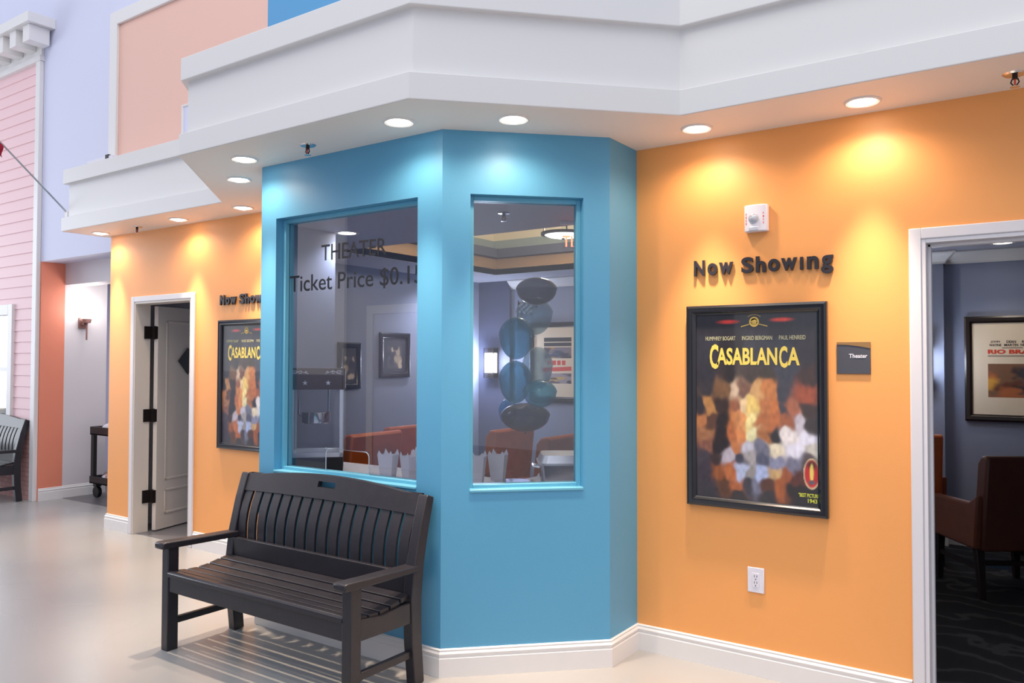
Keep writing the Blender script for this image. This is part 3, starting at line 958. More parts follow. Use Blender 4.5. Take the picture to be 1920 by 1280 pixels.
FIELDS = [(0.05, [(.1, 26, 24, 32), (.3, 24, 22, 28), (.5, 30, 28, 36), (.7, 26, 24, 32), (.92, 34, 32, 42)]),
          (0.20, [(.1, 40, 40, 50), (.3, 28, 24, 26), (.5, 46, 46, 56), (.7, 44, 46, 58), (.92, 40, 36, 44)]),
          (0.33, [(.1, 40, 38, 46), (.3, 36, 28, 28), (.48, 56, 44, 38), (.6, 52, 44, 32), (.75, 52, 54, 66), (.93, 56, 36, 32)]),
          (0.42, [(.1, 46, 42, 46), (.25, 112, 80, 50), (.33, 200, 176, 150), (.42, 110, 76, 58), (.52, 196, 152, 96), (.61, 186, 116, 58), (.73, 52, 52, 62), (.93, 146, 70, 40)]),
          (0.50, [(.04, 42, 40, 46), (.11, 176, 126, 72), (.21, 52, 36, 30), (.35, 140, 84, 54), (.42, 226, 196, 150), (.49, 226, 196, 110), (.57, 176, 106, 56), (.65, 186, 108, 50), (.73, 58, 54, 60), (.81, 160, 94, 64), (.94, 58, 40, 34)]),
          (0.57, [(.04, 180, 116, 70), (.11, 84, 56, 42), (.2, 38, 27, 24), (.36, 190, 122, 66), (.42, 220, 150, 84), (.48, 238, 222, 150), (.55, 164, 96, 48), (.65, 176, 100, 48), (.75, 146, 82, 48), (.86, 190, 184, 196), (.96, 50, 40, 38)]),
          (0.64, [(.07, 156, 106, 70), (.2, 35, 25, 24), (.3, 176, 102, 56), (.41, 208, 132, 74), (.5, 222, 218, 170), (.58, 164, 104, 58), (.68, 34, 33, 38), (.77, 222, 216, 216), (.91, 220, 220, 236)]),
          (0.71, [(.1, 130, 84, 66), (.2, 35, 26, 26), (.34, 190, 118, 66), (.45, 184, 184, 200), (.55, 104, 106, 126), (.66, 218, 208, 184), (.8, 222, 222, 238), (.95, 196, 192, 184)]),
          (0.78, [(.08, 66, 58, 66), (.18, 58, 40, 38), (.28, 184, 176, 188), (.37, 56, 56, 72), (.46, 158, 154, 156), (.56, 76, 80, 102), (.67, 126, 130, 158), (.8, 110, 110, 132), (.92, 84, 74, 76)]),
          (0.85, [(.08, 58, 50, 60), (.2, 144, 82, 40), (.31, 180, 104, 56), (.38, 172, 184, 216), (.46, 140, 136, 136), (.55, 164, 180, 222), (.65, 190, 156, 106), (.75, 146, 78, 42), (.85, 80, 38, 30), (.95, 50, 30, 30)]),
          (0.91, [(.08, 54, 46, 56), (.24, 88, 54, 32), (.35, 168, 94, 48), (.45, 56, 52, 60), (.52, 110, 112, 134), (.6, 84, 48, 32), (.7, 160, 86, 40), (.84, 34, 25, 25), (.95, 28, 22, 24)]),
          (0.97, [(.1, 48, 44, 52), (.35, 52, 44, 44), (.6, 50, 44, 46), (.9, 34, 30, 34)])]


def poster_art(u, v):
    """abstract mottled colour fields standing in for the printed picture"""
    wu = u + 0.030 * (noise2(u, v, 11, 21) - .5) * 2 + 0.012 * (noise2(u, v, 27, 22) - .5) * 2
    wv = v + 0.022 * (noise2(u, v, 11, 23) - .5) * 2 + 0.010 * (noise2(u, v, 27, 24) - .5) * 2
    num = np.zeros(u.shape + (3,)); den = np.zeros(u.shape) + 1e-12
    for fv, row in FIELDS:
        for fu, r_, g_, b_ in row:
            d2 = ((wu - fu) ** 2 * 0.55 + (wv - fv) ** 2) / 0.030 ** 2
            w_ = 1.0 / (0.15 + d2) ** 3
            num += w_[..., None] * lin((r_, g_, b_)); den += w_
    img = num / den[..., None]
    def B(*a, **k):
        blob(img, u, v, *a, **k)
    B(0.28, 0.045, 0.10, 0.012, (206, 52, 40), soft=0.7, wob=.05)
    B(0.72, 0.040, 0.10, 0.012, (214, 60, 44), soft=0.7, wob=.05)
    B(0.945, 0.83, 0.064, 0.080, (206, 186, 150), soft=0.05, wob=0)
    B(0.945, 0.83, 0.058, 0.074, (190, 36, 34), soft=0.15, wob=0)
    B(0.945, 0.785, 0.05, 0.03, (60, 20, 24), soft=0.8, wob=0)
    B(0.945, 0.825, 0.016, 0.05, (226, 200, 96), soft=0.3, wob=.1)
    B(0.945, 0.873, 0.026, 0.012, (90, 84, 90), soft=0.2, wob=0)
    n = noise2(u, v, 44, 7)[..., None] * 0.34 + 0.83
    return np.clip(img * n, 0, 1)


YEL = mat('title_yellow_ink', srgb(232, 206, 92), 0.5, coat=0.6)
PALEINK = mat('pale_gold_ink', srgb(190, 188, 150), 0.5, coat=0.6)
GOLD = mat('emblem_gold_ink', srgb(214, 178, 84), 0.5, coat=0.6)
YGREEN = mat('yellow_green_ink', srgb(206, 214, 70), 0.5, coat=0.6)


def frame_mb(w, h, fw, d, inner=0.012):
    """picture frame standing in the xz plane, back at y=0, front towards -y, lower left at origin"""
    mb = MB()
    sec = [(0, 0), (0, -d * 0.8), (fw * 0.25, -d), (fw * 0.55, -d * 0.86), (fw * 0.7, -d * 0.9), (fw * 0.85, -d * 0.6), (fw, -d * 0.5), (fw, 0)]
    cs = [(0, 0, 1, 1), (w, 0, -1, 1), (w, h, -1, -1), (0, h, 1, -1)]
    v = []
    for cx, cz, sx, sz in cs:
        for a, b in sec: v.append((cx + sx * a, b, cz + sz * a))
    k = len(sec); f = []
    for i in range(4):
        for j in range(k):
            f.append((i * k + j, i * k + (j + 1) % k, ((i + 1) % 4) * k + (j + 1) % k, ((i + 1) % 4) * k + j))
    mb.add(v, f)
    return mb


def movie_poster(label, x0, x1, z0, z1):
    w, h = x1 - x0, z1 - z0
    r = thing('framed_poster', label, 'poster', (x0, -0.001, z0), group='framed film posters on the orange walls')
    fw = 0.046
    frame_mb(w, h, fw, 0.03).build('frame', BLACKF, r, smooth=True)
    mb = MB(); mb.box(0.01, w - 0.01, -0.006, -0.001, 0.01, h - 0.01); mb.build('backing', BLACKP, r)
    pw, ph = w - 2 * fw + 0.008, h - 2 * fw + 0.008
    ox, oz = fw - 0.004, fw - 0.004
    pr = print_mesh('print', pw, ph, poster_art, INKG, r, 150, 220, wallM(ox, -0.009, oz))
    def T(s, u0, u1, v0, v1, m, bold=0.0):
        text_mesh('lettering', s, (u1 - u0) * pw, (v1 - v0) * ph, 0.0006, m, pr, bold, wallM(ox + u0 * pw, -0.0095, oz + (1 - v1) * ph), res=3)
    T('HUMPHREY BOGART', 0.09, 0.345, 0.123, 0.145, PALEINK)
    T('INGRID BERGMAN', 0.40, 0.645, 0.123, 0.145, PALEINK)
    T('PAUL HENREID', 0.70, 0.905, 0.123, 0.145, PALEINK)
    T('C', 0.125, 0.20, 0.165, 0.300, YEL, 0.03)
    T('ASABLAN', 0.185, 0.685, 0.185, 0.278, YEL, 0.03)
    T('C', 0.700, 0.765, 0.178, 0.292, YEL, 0.03)
    T('A', 0.765, 0.860, 0.185, 0.278, YEL, 0.03)
    T('"BEST PICTURE', 0.845, 0.998, 0.930, 0.950, YGREEN, 0.02)
    T('1943', 0.915, 0.985, 0.957, 0.978, YGREEN, 0.02)
    mb = MB()                                 # ring emblem at the head of the sheet
    cx, cz = ox + 0.5 * pw, oz + (1 - 0.048) * ph
    RM = Matrix.Translation((cx, -0.0095, cz)) @ Matrix.Rotation(R(90), 4, 'X')
    mb.lathe([(0.017, 0), (0.024, 0), (0.024, 0.0008), (0.017, 0.0008), (0.017, 0)], seg=28, M=RM)
    mb.lathe([(0, 0.0004), (0.010, 0.0004), (0.011, 0.0)], seg=14, M=RM)
    for k in range(7):
        for s_ in (-1, 1):
            xx = cx + s_ * (0.026 + 0.006 * k); zz = cz - 0.012 - 0.0016 * k
            mb.box(xx - 0.0022, xx + 0.0022, -0.0102, -0.0094, zz - 0.0024, zz + 0.0024)
    for k in range(9):
        a = R(50 + 10 * k); xx = cx + 0.044 * math.cos(a); zz = cz - 0.005 + 0.040 * math.sin(a)
        mb.box(xx - 0.002, xx + 0.002, -0.0102, -0.0094, zz - 0.0015, zz + 0.0015)
    mb.build('emblem', GOLD, pr)
    return r


movie_poster('black framed film poster on the right orange wall beside the doorway', -1.350, -0.670, 0.787, 1.782)
movie_poster('black framed film poster on the left orange wall, partly hidden by the bay', -5.242, -4.562, 0.822, 1.818)

# room plate
r = thing('room_plate', 'small grey plate lettered Theater beside the right poster', 'sign', (-0.632, 0, 1.449))
mb = MB(); mb.box(0, 0.144, -0.006, -0.0005, 0, 0.144); mb.build('plate', SIGNG, r, bevel=0.0015)
mb = MB(); mb.prism([(0.0005, 0.133), (0.05, 0.131), (0.10, 0.124), (0.1435, 0.115), (0.1435, 0.1435), (0.0005, 0.1435)], 'y', -0.0075, -0.006); mb.build('bronze_strip', SIGNB, r)
text_mesh('lettering', 'Theater', 0.078, 0.0185, 0.001, WPLAST, r, 0.02, wallM(0.053, -0.0062, 0.072))

# fire alarm strobe
r = thing('fire_alarm_strobe', 'white fire alarm strobe high on the right orange wall', 'alarm', (-1.049, 0, 2.130))
mb = MB()
mb.prism([(0, -0.001), (0, -0.030), (0.02, -0.042), (0.056, -0.048), (0.092, -0.042), (0.112, -0.030), (0.112, -0.001)], 'z', 0, 0.130)
mb.build('housing', WPLAST, r, bevel=0.005)
mb = MB()
mb.lathe([(0, 0.014), (0.012, 0.013), (0.021, 0.008), (0.025, 0.0)], seg=20, M=Matrix.Translation((0.050, -0.0465, 0.062)) @ Matrix.Rotation(R(90), 4, 'X'))
mb.build('lens', mat('clear_strobe_lens', srgb(190, 194, 204), 0.12, metal=0.3), r)
mb = MB(); mb.box(0.030, 0.072, -0.052, -0.040, 0.004, 0.022); mb.build('lens_base', ALU, r, bevel=0.002)
for i, ch in enumerate('FIRE'):
    text_mesh('lettering', ch, 0.006, 0.010, 0.0008, REDP, r, 0.02, wallM(0.093, -0.0405, 0.080 - i * 0.015, (0.45, -1)))
    text_mesh('lettering', ch, 0.005, 0.010, 0.0008, REDP, r, 0.02, wallM(0.010, -0.0375, 0.080 - i * 0.015, (-0.5, -1)))

# outlet
r = thing('wall_outlet', 'white duplex outlet low on the right orange wall', 'outlet', (-1.050, 0, 0.394))
mb = MB(); mb.box(0, 0.081, -0.007, -0.0005, 0, 0.120); mb.build('cover_plate', WPLAST, r, bevel=0.003)
mb = MB(); mb.box(0.024, 0.057, -0.0085, -0.007, 0.026, 0.094); mb.build('receptacle', WPLAST, r, bevel=0.001)
mb = MB()
for z0 in (0.066, 0.036):
    mb.box(0.033, 0.0355, -0.0092, -0.0084, z0 + 0.008, z0 + 0.018); mb.box(0.045, 0.0475, -0.0092, -0.0084, z0 + 0.008, z0 + 0.018)
    mb.box(0.038, 0.0425, -0.0092, -0.0084, z0 - 0.004, z0 + 0.001)
mb.build('slots', BLACKP, r)

# flagpole at the left end of the fascia
r = thing('wall_flag', 'red flag on a thin grey pole set at the left end of the fascia', 'flag', (-6.985, -0.32, 2.787))
mb = MB(); mb.tube([(0, 0, 0), (0, -0.60, 0.55), (0, -1.3, 1.19)], 0.008, 8); mb.build('pole', STEEL, r)
mb = MB(); mb.box(-0.02, 0.03, -0.03, 0.03, -0.03, 0.03); mb.build('bracket', WHITE, r, bevel=0.004)
mb = MB()
V = []; F = []
for i in range(9):
    for j in range(7):
        s_ = 0.545 + 0.65 * i / 8
        V.append((0.02 * math.sin(i * 1.1 + j), -s_ + 0.0 * j, s_ * 0.917 - 0.05 * j * (0.35 + 0.65 * i / 8)))
for i in range(8):
    for j in range(6): F.append((i * 7 + j, i * 7 + j + 1, (i + 1) * 7 + j + 1, (i + 1) * 7 + j))
mb.add(V, F); fl = mb.build('flag_cloth', REDCLOTH, r)
sm = fl.modifiers.new('cloth_thickness', 'SOLIDIFY'); sm.thickness = 0.003

# light bar lying on the ledge, and a small framed opening on the peach wall
r = thing('light_bar', 'slim white light bar resting on the left fascia ledge', 'light', (-6.42, -0.33, 3.166))
mb = MB(); mb.box(-0.20, 0.20, -0.03, 0.03, 0, 0.035); mb.build('housing', WPLAST, r, bevel=0.006)
mb = MB(); mb.box(0.10, 0.15, -0.034, 0.034, 0.002, 0.045); mb.build('clip', BLACKP, r, bevel=0.003)
r = thing('wall_vent', 'small white framed pale blue vent on the peach wall, behind the raised fascia', 'vent', (-5.78, -0.001, 3.36))
mb = frame_mb(0.30, 0.26, 0.02, 0.02); mb.build('frame', WHITE, r)
mb = MB(); mb.box(0.01, 0.29, -0.008, -0.001, 0.01, 0.25); mb.build('grille', LAV, r)

# small hook on the right fascia
mb = MB(); mb.lathe([(0, 0.012), (0.004, 0.011), (0.006, 0.0)], seg=10, M=Matrix.Rotation(R(90), 4, 'X'))
o = mb.build('screw_hook', BLACKP, loc=(-0.44, -0.4015, 2.752)); tag(o, 'tiny black screw head on the right white fascia', 'hook')

# ------------------------------------------------------------------ corridor things
r = thing('corridor_sconce', 'bronze wall sconce with a glowing white shade in the corridor', 'wall lamp', (-8.82, 0.74, 1.92))
mb = MB(); mb.box(0.0, 0.02, -0.045, 0.045, -0.06, 0.06); mb.build('backplate', NICKEL, r, bevel=0.004)
mb = MB(); mb.box(0.02, 0.085, -0.02, 0.02, -0.025, 0.02); mb.lathe([(0.04, 0.0), (0.05, 0.05)], (0.10, 0, -0.0), seg=20); mb.tube([(0.10, 0, 0.0), (0.10, 0, -0.19)], 0.009); mb.build('arm', NICKEL, r, bevel=0.002)
mb = MB(); mb.lathe([(0.05, 0.045), (0.075, 0.09), (0.085, 0.15), (0.09, 0.22), (0.085, 0.22), (0.06, 0.08)], (0.10, 0, 0), seg=24); mb.build('shade', LAMPC, r)
l = bpy.data.lights.new('sconce_bulb', 'POINT'); l.energy = 5; l.color = (1, .95, .93); l.shadow_soft_size = 0.08
o = bpy.data.objects.new('sconce_bulb', l); COL.objects.link(o); o.parent = r; o.location = (0.24, 0, 0.16)
area_light('corridor_fill_light', (-8.2, 2.0, 2.48), (-8.4, 1.9, 0), 1.2, 1.0, 26, (0.95, 0.93, 1.0))  # unseen fill added to brighten the corridor recess

CX, CY = -8.22, 0.95
r = thing('utility_cart', 'black plastic utility cart parked against the corridor wall', 'cart', (CX, CY, 0))
def tray(z, d):
    mb = MB(); mb.box(-0.38, 0.38, -0.22, 0.22, z, z + 0.02)
    for a in ((-0.38, 0.38, -0.22, -0.20), (-0.38, 0.38, 0.20, 0.22), (-0.38, -0.36, -0.2, 0.2), (0.36, 0.38, -0.2, 0.2)): mb.box(*a, z, z + d)
    return mb
tray(0.69, 0.09).build('top_shelf', BLACKP, r, bevel=0.006); tray(0.16, 0.08).build('lower_shelf', BLACKP, r, bevel=0.006)
for sx in (-1, 1):
    for sy in (-1, 1):
        mb = MB(); mb.box(sx * 0.345 - 0.03, sx * 0.345 + 0.03, sy * 0.19 - 0.02, sy * 0.19 + 0.02, 0.16, 0.70); mb.build('post', BLACKP, r, bevel=0.005)
        mb = MB(); mb.lathe([(0.02, -0.02), (0.06, -0.02), (0.063, -0.01), (0.063, 0.01), (0.06, 0.02), (0.02, 0.02)], seg=20, M=Matrix.Translation((sx * 0.30, sy * 0.17, 0.068)) @ Matrix.Rotation(R(90), 4, 'X'))
        mb.box(sx * 0.30 - 0.03, sx * 0.30 + 0.03, sy * 0.17 - 0.03, sy * 0.17 + 0.03, 0.128, 0.165); mb.build('caster', BLACKP, r)
def lump(name, m, label, cat, loc, rx, ry, rz, seed, group=None):
    mb = MB(); rs = np.random.RandomState(seed); V = []; F = []
    NU, NV = 20, 10; ph = rs.rand(6) * 6
    for j in range(NV + 1):
        th = PI / 2 * j / NV
        for i in range(NU):
            a = 2 * PI * i / NU
            k = 1 + 0.10 * math.sin(3 * a + ph[0]) * math.sin(2 * th + ph[1]) + 0.07 * math.sin(7 * a + ph[2]) * math.cos(th * 3 + ph[3])
            V.append((rx * k * math.cos(a) * math.cos(th), ry * k * math.sin(a) * math.cos(th), rz * k * math.sin(th)))
    for j in range(NV):
        for i in range(NU): F.append((j * NU + i, j * NU + (i + 1) % NU, (j + 1) * NU + (i + 1) % NU, (j + 1) * NU + i))
    F.append(tuple(range(NU))[::-1])
    mb.add(V, F); o = mb.build(name, m, loc=loc)
    return tag(o, label, cat, group) if label else o
lump('folded_cloth', CLOTHW, 'white cloth draped over the left end of the black cart', 'cloth', (CX - 0.24, CY, 0.711), 0.105, 0.17, 0.11, 3)
lump('foil_bag', STEEL, 'silver bag on the lower shelf of the black cart', 'bag', (CX - 0.22, CY - 0.02, 0.181), 0.11, 0.15, 0.13, 5)
r = thing('sweeper_handle', 'black handled tool lying across the top of the black cart', 'tool', (CX, CY - 0.05, 0.79))
mb = MB(); mb.tube([(-0.10, 0, 0.055), (0.05, 0, 0.045), (0.36, 0.02, 0.005)], 0.014); mb.build('handle', BLACKP, r)
mb = MB(); mb.box(0.05, 0.30, -0.06, 0.06, -0.07, 0.0); mb.build('head', BLACKP, r, bevel=0.01)

# flowers behind the siding window
r = thing('flower_arrangement', 'mixed flowers standing behind the window in the pink siding', 'flowers', (-10.05, 0.62, 0))
mb = MB(); mb.lathe([(0.0, 0.0), (0.20, 0.0), (0.17, 0.5), (0.24, 0.72), (0.22, 0.73), (0.0, 0.70)], seg=20); mb.build('planter', WHITE, r)
mb = MB()
rs = random.Random(8)
for i in range(60):
    a, d, h = rs.uniform(0, 6.28), rs.uniform(0.05, 0.26), rs.uniform(0.8, 1.12)
    p = Vector((d * math.cos(a), d * math.sin(a), h))
    mb.add([(0, 0, 0.7), p + Vector((0.03, 0.02, -.06)), p, p + Vector((-.03, -.02, -.06))], [(0, 1, 2, 3)])
mb.build('foliage', GREEN, r)
bc = [mat('bloom_red', srgb(214, 70, 70), .6), mat('bloom_yellow', srgb(236, 206, 90), .6), mat('bloom_violet', srgb(170, 110, 190), .6), mat('bloom_white', srgb(240, 236, 236), .6)]
for i in range(14):
    a, d, h = rs.uniform(0, 6.28), rs.uniform(0.05, 0.26), rs.uniform(0.84, 1.16)
    mb = MB(); mb.lathe([(0, -0.03), (0.03, -0.02), (0.05, 0.01), (0.025, 0.02), (0, 0.012)], (d * math.cos(a), d * math.sin(a), h), seg=10)
    mb.build('bloom', bc[i % 4], r)


# ------------------------------------------------------------------ theater furniture
def make_chair(LEATHER=LEATHER, LEATHER2=LEATHER2, BH=0.0):
    r = thing('upholstered_armchair', '', 'chair', group='orange leather armchairs in the theater')
    # faces -y locally, origin at the floor centre
    mb = MB(); mb.box(-0.245, 0.245, -0.27, 0.20, 0.30, 0.47); mb.build('seat', LEATHER, r, bevel=0.025, seg=3)
    mb = MB()
    mb.prism([(0.18, 0.30), (0.29, 0.30), (0.36, 0.95 - BH), (0.345, 0.975 - BH), (0.29, 0.965 - BH), (0.25, 0.92 - BH)], 'x', -0.27, 0.27)
    mb.build('backrest', LEATHER, r, bevel=0.018, seg=3)
    for s_ in (-1, 1):
        mb = MB(); a, b = (0.245, 0.305) if s_ > 0 else (-0.305, -0.245)
        mb.prism([(-0.27, 0.31), (0.27, 0.31), (0.30, 0.66), (0.20, 0.60), (-0.26, 0.585)], 'x', a, b); mb.build('arm', LEATHER2, r, bevel=0.015, seg=3)
        for y, dy in ((-0.24, -0.0), (0.235, 0.05)):
            mb = MB(); mb.bar((s_ * 0.26, y, 0.31), (s_ * 0.265, y + dy, 0), 0.052, 0.052, up=(0, 1, 0), w2=0.034, h2=0.034); mb.build('leg', DARKWOOD, r, bevel=0.003)
        mb = MB(); mb.bar((s_ * 0.262, -0.235, 0.19), (s_ * 0.262, 0.25, 0.19), 0.02, 0.03); mb.build('stretcher', DARKWOOD, r)
    mb = MB(); mb.bar((-0.26, 0.24, 0.22), (0.26, 0.24, 0.22), 0.02, 0.03); mb.build('stretcher', DARKWOOD, r)
    return r


ch = make_chair()
CH = [      (-0.90, 3.02, R(200), 'orange armchair against the back wall, peeping past the door casing'),
      (-3.09, 1.13, R(-90), 'orange armchair, right one of the two behind the narrow window'),
      (-3.74, 1.41, R(-90), 'orange armchair, left one of the two behind the narrow window'),
      (-4.34, 0.47, R(-90), 'orange armchair right of the popcorn machine, nearest behind the ticket window'),
      (-4.58, 1.12, R(-90), 'orange armchair behind the popcorn cartons, farther one in the ticket window')]
for i, (x, y, a, lb) in enumerate(CH):
    o = ch if i == 0 else copy_tree(ch)
    o.location = (x, y, 0.003); o.rotation_euler = (0, 0, a); o['label'] = lb

DIMLEATHER = mat('dimmed_leather', srgb(84, 46, 34), 0.5, noise=0.12, nscale=9, bump=0.08, bscale=120)  # darker copy of the chair leather, dimness of the room put into the colour
DIMLEATHER2 = mat('dimmed_leather_arm', srgb(100, 54, 36), 0.5, noise=0.12, nscale=9, bump=0.08, bscale=120)
o = make_chair(DIMLEATHER, DIMLEATHER2, 0.06); o.location = (-0.17, 2.42, 0.003); o.rotation_euler = (0, 0, R(214)); o['label'] = 'armchair in leather darkened for the dim room, seen from behind just inside the theater doorway'
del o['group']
# serving tables inside the bay
def serving_table(label, x0, x1, y0, y1, z, rz=0, cut=0):
    cx, cy = (x0 + x1) / 2, (y0 + y1) / 2; a, b = (x1 - x0) / 2, (y1 - y0) / 2
    r = thing('serving_table', label, 'table', (cx, cy, 0.003), rz, 'white topped serving tables inside the bay')
    mb = MB()
    if cut: mb.prism([(-a, b), (-a, -b + cut), (-a + cut, -b), (a, -b), (a, b)], 'z', z - 0.035, z)
    else: mb.box(-a, a, -b, b, z - 0.035, z)
    mb.build('tabletop', CLOTHW, r, bevel=0.006)
    for sx in (-1, 1):
        for sy in (-1, 1):
            q = cut if sx < 0 and sy < 0 else 0
            mb = MB(); mb.box(sx * (a - 0.05) - 0.02 + q, sx * (a - 0.05) + 0.02 + q, sy * (b - 0.05) - 0.02, sy * (b - 0.05) + 0.02, 0, z - 0.035); mb.build('leg', DARKWOOD, r)
    return r
TZ = 0.80
serving_table('white topped serving table under the popcorn machine behind the ticket window', -3.95, -2.46, -0.64, 0.06, TZ, 0, 0.36)
serving_table('white topped serving table behind the narrow window', -2.44, -1.84, -0.20, 0.42, TZ)
TZ += 0.0035

# popcorn machine
r = thing('popcorn_machine', 'popcorn machine with brown canopy and glass cabinet behind the ticket window', 'popcorn machine', (-3.74, -0.33, TZ), R(46))
w, d = 0.163, 0.15
mb = MB(); mb.box(-w, w, -d, d, 0, 0.095); mb.build('base', BLACKP, r, bevel=0.006)
mb = MB()
for sx in (-1, 1):
    for sy in (-1, 1): mb.box(sx * (w - 0.012) - 0.012, sx * (w - 0.012) + 0.012, sy * (d - 0.012) - 0.012, sy * (d - 0.012) + 0.012, 0.095, 0.52)
for sy in (-1, 1):
    mb.box(-w, w, sy * (d - 0.012) - 0.012, sy * (d - 0.012) + 0.012, 0.095, 0.125)
for sx in (-1, 1):
    mb.box(sx * (w - 0.012) - 0.012, sx * (w - 0.012) + 0.012, -d, d, 0.095, 0.12)
mb.box(-w + .02, w - .02, -d + .02, d - .02, 0.095, 0.10)
mb.build('cabinet_frame', ALU, r, bevel=0.002)
for nm, bx in (('front_glass', (-w + 0.02, w - 0.02, -d + 0.010, -d + 0.014)), ('rear_glass', (-w + 0.02, w - 0.02, d - 0.014, d - 0.010)),
               ('side_glass', (-w + 0.010, -w + 0.014, -d + 0.02, d - 0.02)), ('side_glass', (w - 0.014, w - 0.010, -d + 0.02, d - 0.02))):
    mb = MB(); mb.box(*bx, 0.12, 0.52); mb.build(nm, CGLASS, r, smooth=False)
mb = MB()
mb.prism([(-d - 0.01, 0.52), (d + 0.01, 0.52), (d + 0.03, 0.56), (d + 0.03, 0.64), (-d - 0.03, 0.655), (-d - 0.03, 0.575)], 'x', -w - 0.012, w + 0.012)
can = mb.build('canopy', POPBROWN, r, bevel=0.006)
mb = MB()
for cx in (-0.07, 0.07):
    P = []
    for k in range(10):
        rr = 0.017 if k % 2 == 0 else 0.007
        P.append((cx + rr * math.sin(PI * k / 5), 0.562 + rr * math.cos(PI * k / 5)))
    mb.prism(P[::-1], 'y', -d - 0.034, -d - 0.021)
mb.build('star', WPLAST, can)
mb = MB()
for s_ in (-1, 1):
    for (x0, rr, tn, st) in ((0.135, 0.018, 1.4, 0), (0.098, 0.013, -1.2, 2), (0.066, 0.009, 1.2, 1)):
        pts = []
        for k in range(20):
            t = k / 19; a = st + tn * 2 * PI * t; q = rr * (1 - 0.7 * t)
            pts.append((s_ * (x0 + q * math.cos(a)), -d - 0.032, 0.628 + q * math.sin(a) * 0.8))
        mb.tube(pts, 0.0022, 6)
    mb.tube([(s_ * 0.15, -d - 0.032, 0.617), (s_ * 0.10, -d - 0.032, 0.637), (s_ * 0.05, -d - 0.032, 0.618)], 0.002, 6)
mb.build('scrollwork', WPLAST, can)
mb = MB(); mb.lathe([(0.0, 0.30), (0.085, 0.30), (0.090, 0.305), (0.090, 0.365), (0.094, 0.372), (0.085, 0.375), (0.0, 0.375)], (-0.01, 0, 0), seg=28)
mb.build('kettle', CHROME, r)
mb = MB(); mb.tube([(-0.09, 0, 0.34), (-0.115, 0, 0.36), (-0.115, 0, 0.52)], 0.008); mb.tube([(0.07, 0, 0.37), (0.07, 0, 0.52)], 0.008); mb.build('kettle_hanger', STEEL, r)

# popcorn cartons
def make_carton():
    r = thing('popcorn_carton', '', 'carton', group='white popcorn cartons on the serving tables')
    mb = MB(); a, b, h = 0.036, 0.052, 0.15
    V = [(-a, -a * .7, 0), (a, -a * .7, 0), (a, a * .7, 0), (-a, a * .7, 0), (-b, -b * .7, h), (b, -b * .7, h), (b, b * .7, h), (-b, b * .7, h)]
    mb.add(V, [(0, 3, 2, 1), (0, 1, 5, 4), (1, 2, 6, 5), (2, 3, 7, 6), (3, 0, 4, 7)])
    for sx in (-1, 1):
        mb.add([(sx * b, -b * .7, h), (sx * b * .4, -b * .7, h), (sx * b * .8, -b * .7, h + 0.025)], [(0, 1, 2)])
        mb.add([(sx * b, b * .7, h), (sx * b * .4, b * .7, h), (sx * b * .8, b * .7, h + 0.03)], [(0, 1, 2)])
    o = mb.build('box', PAPER, r, smooth=False)
    q = o.modifiers.new('board', 'SOLIDIFY'); q.thickness = 0.0015
    return r
ct = make_carton()
CT = [(-3.06, -0.39, 0.2, 'white popcorn carton nearest the pass-through slot of the ticket window'), (-2.90, -0.38, -0.3, 'white popcorn carton in the middle behind the right part of the ticket window'),
      (-2.76, -0.39, 0.1, 'white popcorn carton near the right jamb of the ticket window'), (-2.97, -0.20, 0.5, 'white popcorn carton in the rear row behind the ticket window'),
      (-2.72, -0.20, 0.0, 'white popcorn carton seen at the lower left corner of the narrow window'), (-2.58, -0.16, 0.4, 'second white popcorn carton from the left edge of the narrow window'),
      (-2.53, -0.02, 0.3, 'white popcorn carton closest to the roaster, behind the narrow window')]
for i, (x, y, a, lb) in enumerate(CT):
    o = ct if i == 0 else copy_tree(ct)
    o.location = (x, y, TZ); o.rotation_euler = (0, 0, a); o['label'] = lb

# roaster, trays, papers, bag on the right table
r = thing('roaster_pan', 'silver covered roaster at the lower right of the narrow window', 'roaster', (-2.10, 0.13, TZ), R(36))
def rr_box(mb, a, b, z0, z1, a2, b2, n=6, rad=0.05):
    def loop(a, b, z):
        L = []
        for cx, cy, s0 in ((a - rad, b - rad, 0), (-a + rad, b - rad, 90), (-a + rad, -b + rad, 180), (a - rad, -b + rad, 270)):
            for k in range(n + 1):
                t = R(s0 + 90 * k / n); L.append((cx + rad * math.cos(t), cy + rad * math.sin(t), z))
        return L
    A, B_ = loop(a, b, z0), loop(a2, b2, z1); N = len(A)
    mb.add(A + B_, [tuple(range(N))[::-1], tuple(range(N, 2 * N))] + [(i, (i + 1) % N, N + (i + 1) % N, N + i) for i in range(N)])
mb = MB(); rr_box(mb, 0.19, 0.13, 0, 0.12, 0.20, 0.14); mb.build('pan', STEEL, r)
mb = MB(); rr_box(mb, 0.212, 0.152, 0.12, 0.132, 0.212, 0.152); rr_box(mb, 0.205, 0.145, 0.132, 0.175, 0.19, 0.13); mb.build('lid', ALU, r)
for s_ in (-1, 1):
    mb = MB(); mb.tube([(s_ * 0.20, -0.05, 0.10), (s_ * 0.235, -0.045, 0.105), (s_ * 0.235, 0.045, 0.105), (s_ * 0.20, 0.05, 0.10)], 0.007, 8); mb.build('handle', CHROME, r)
r = thing('serving_tray', 'black serving tray with a silver rim at the front of the right serving table', 'tray', (-2.34, -0.11, TZ), R(30))
mb = MB(); mb.lathe([(0, 0.003), (0.085, 0.003), (0.115, 0.016), (0.118, 0.013), (0.09, 0.0), (0, 0.0)], seg=28); mb.build('dish', BLACKP, r)
mb = MB(); mb.lathe([(0.114, 0.0165), (0.122, 0.0165), (0.122, 0.019), (0.114, 0.019)], seg=28); mb.build('rim', CHROME, r)
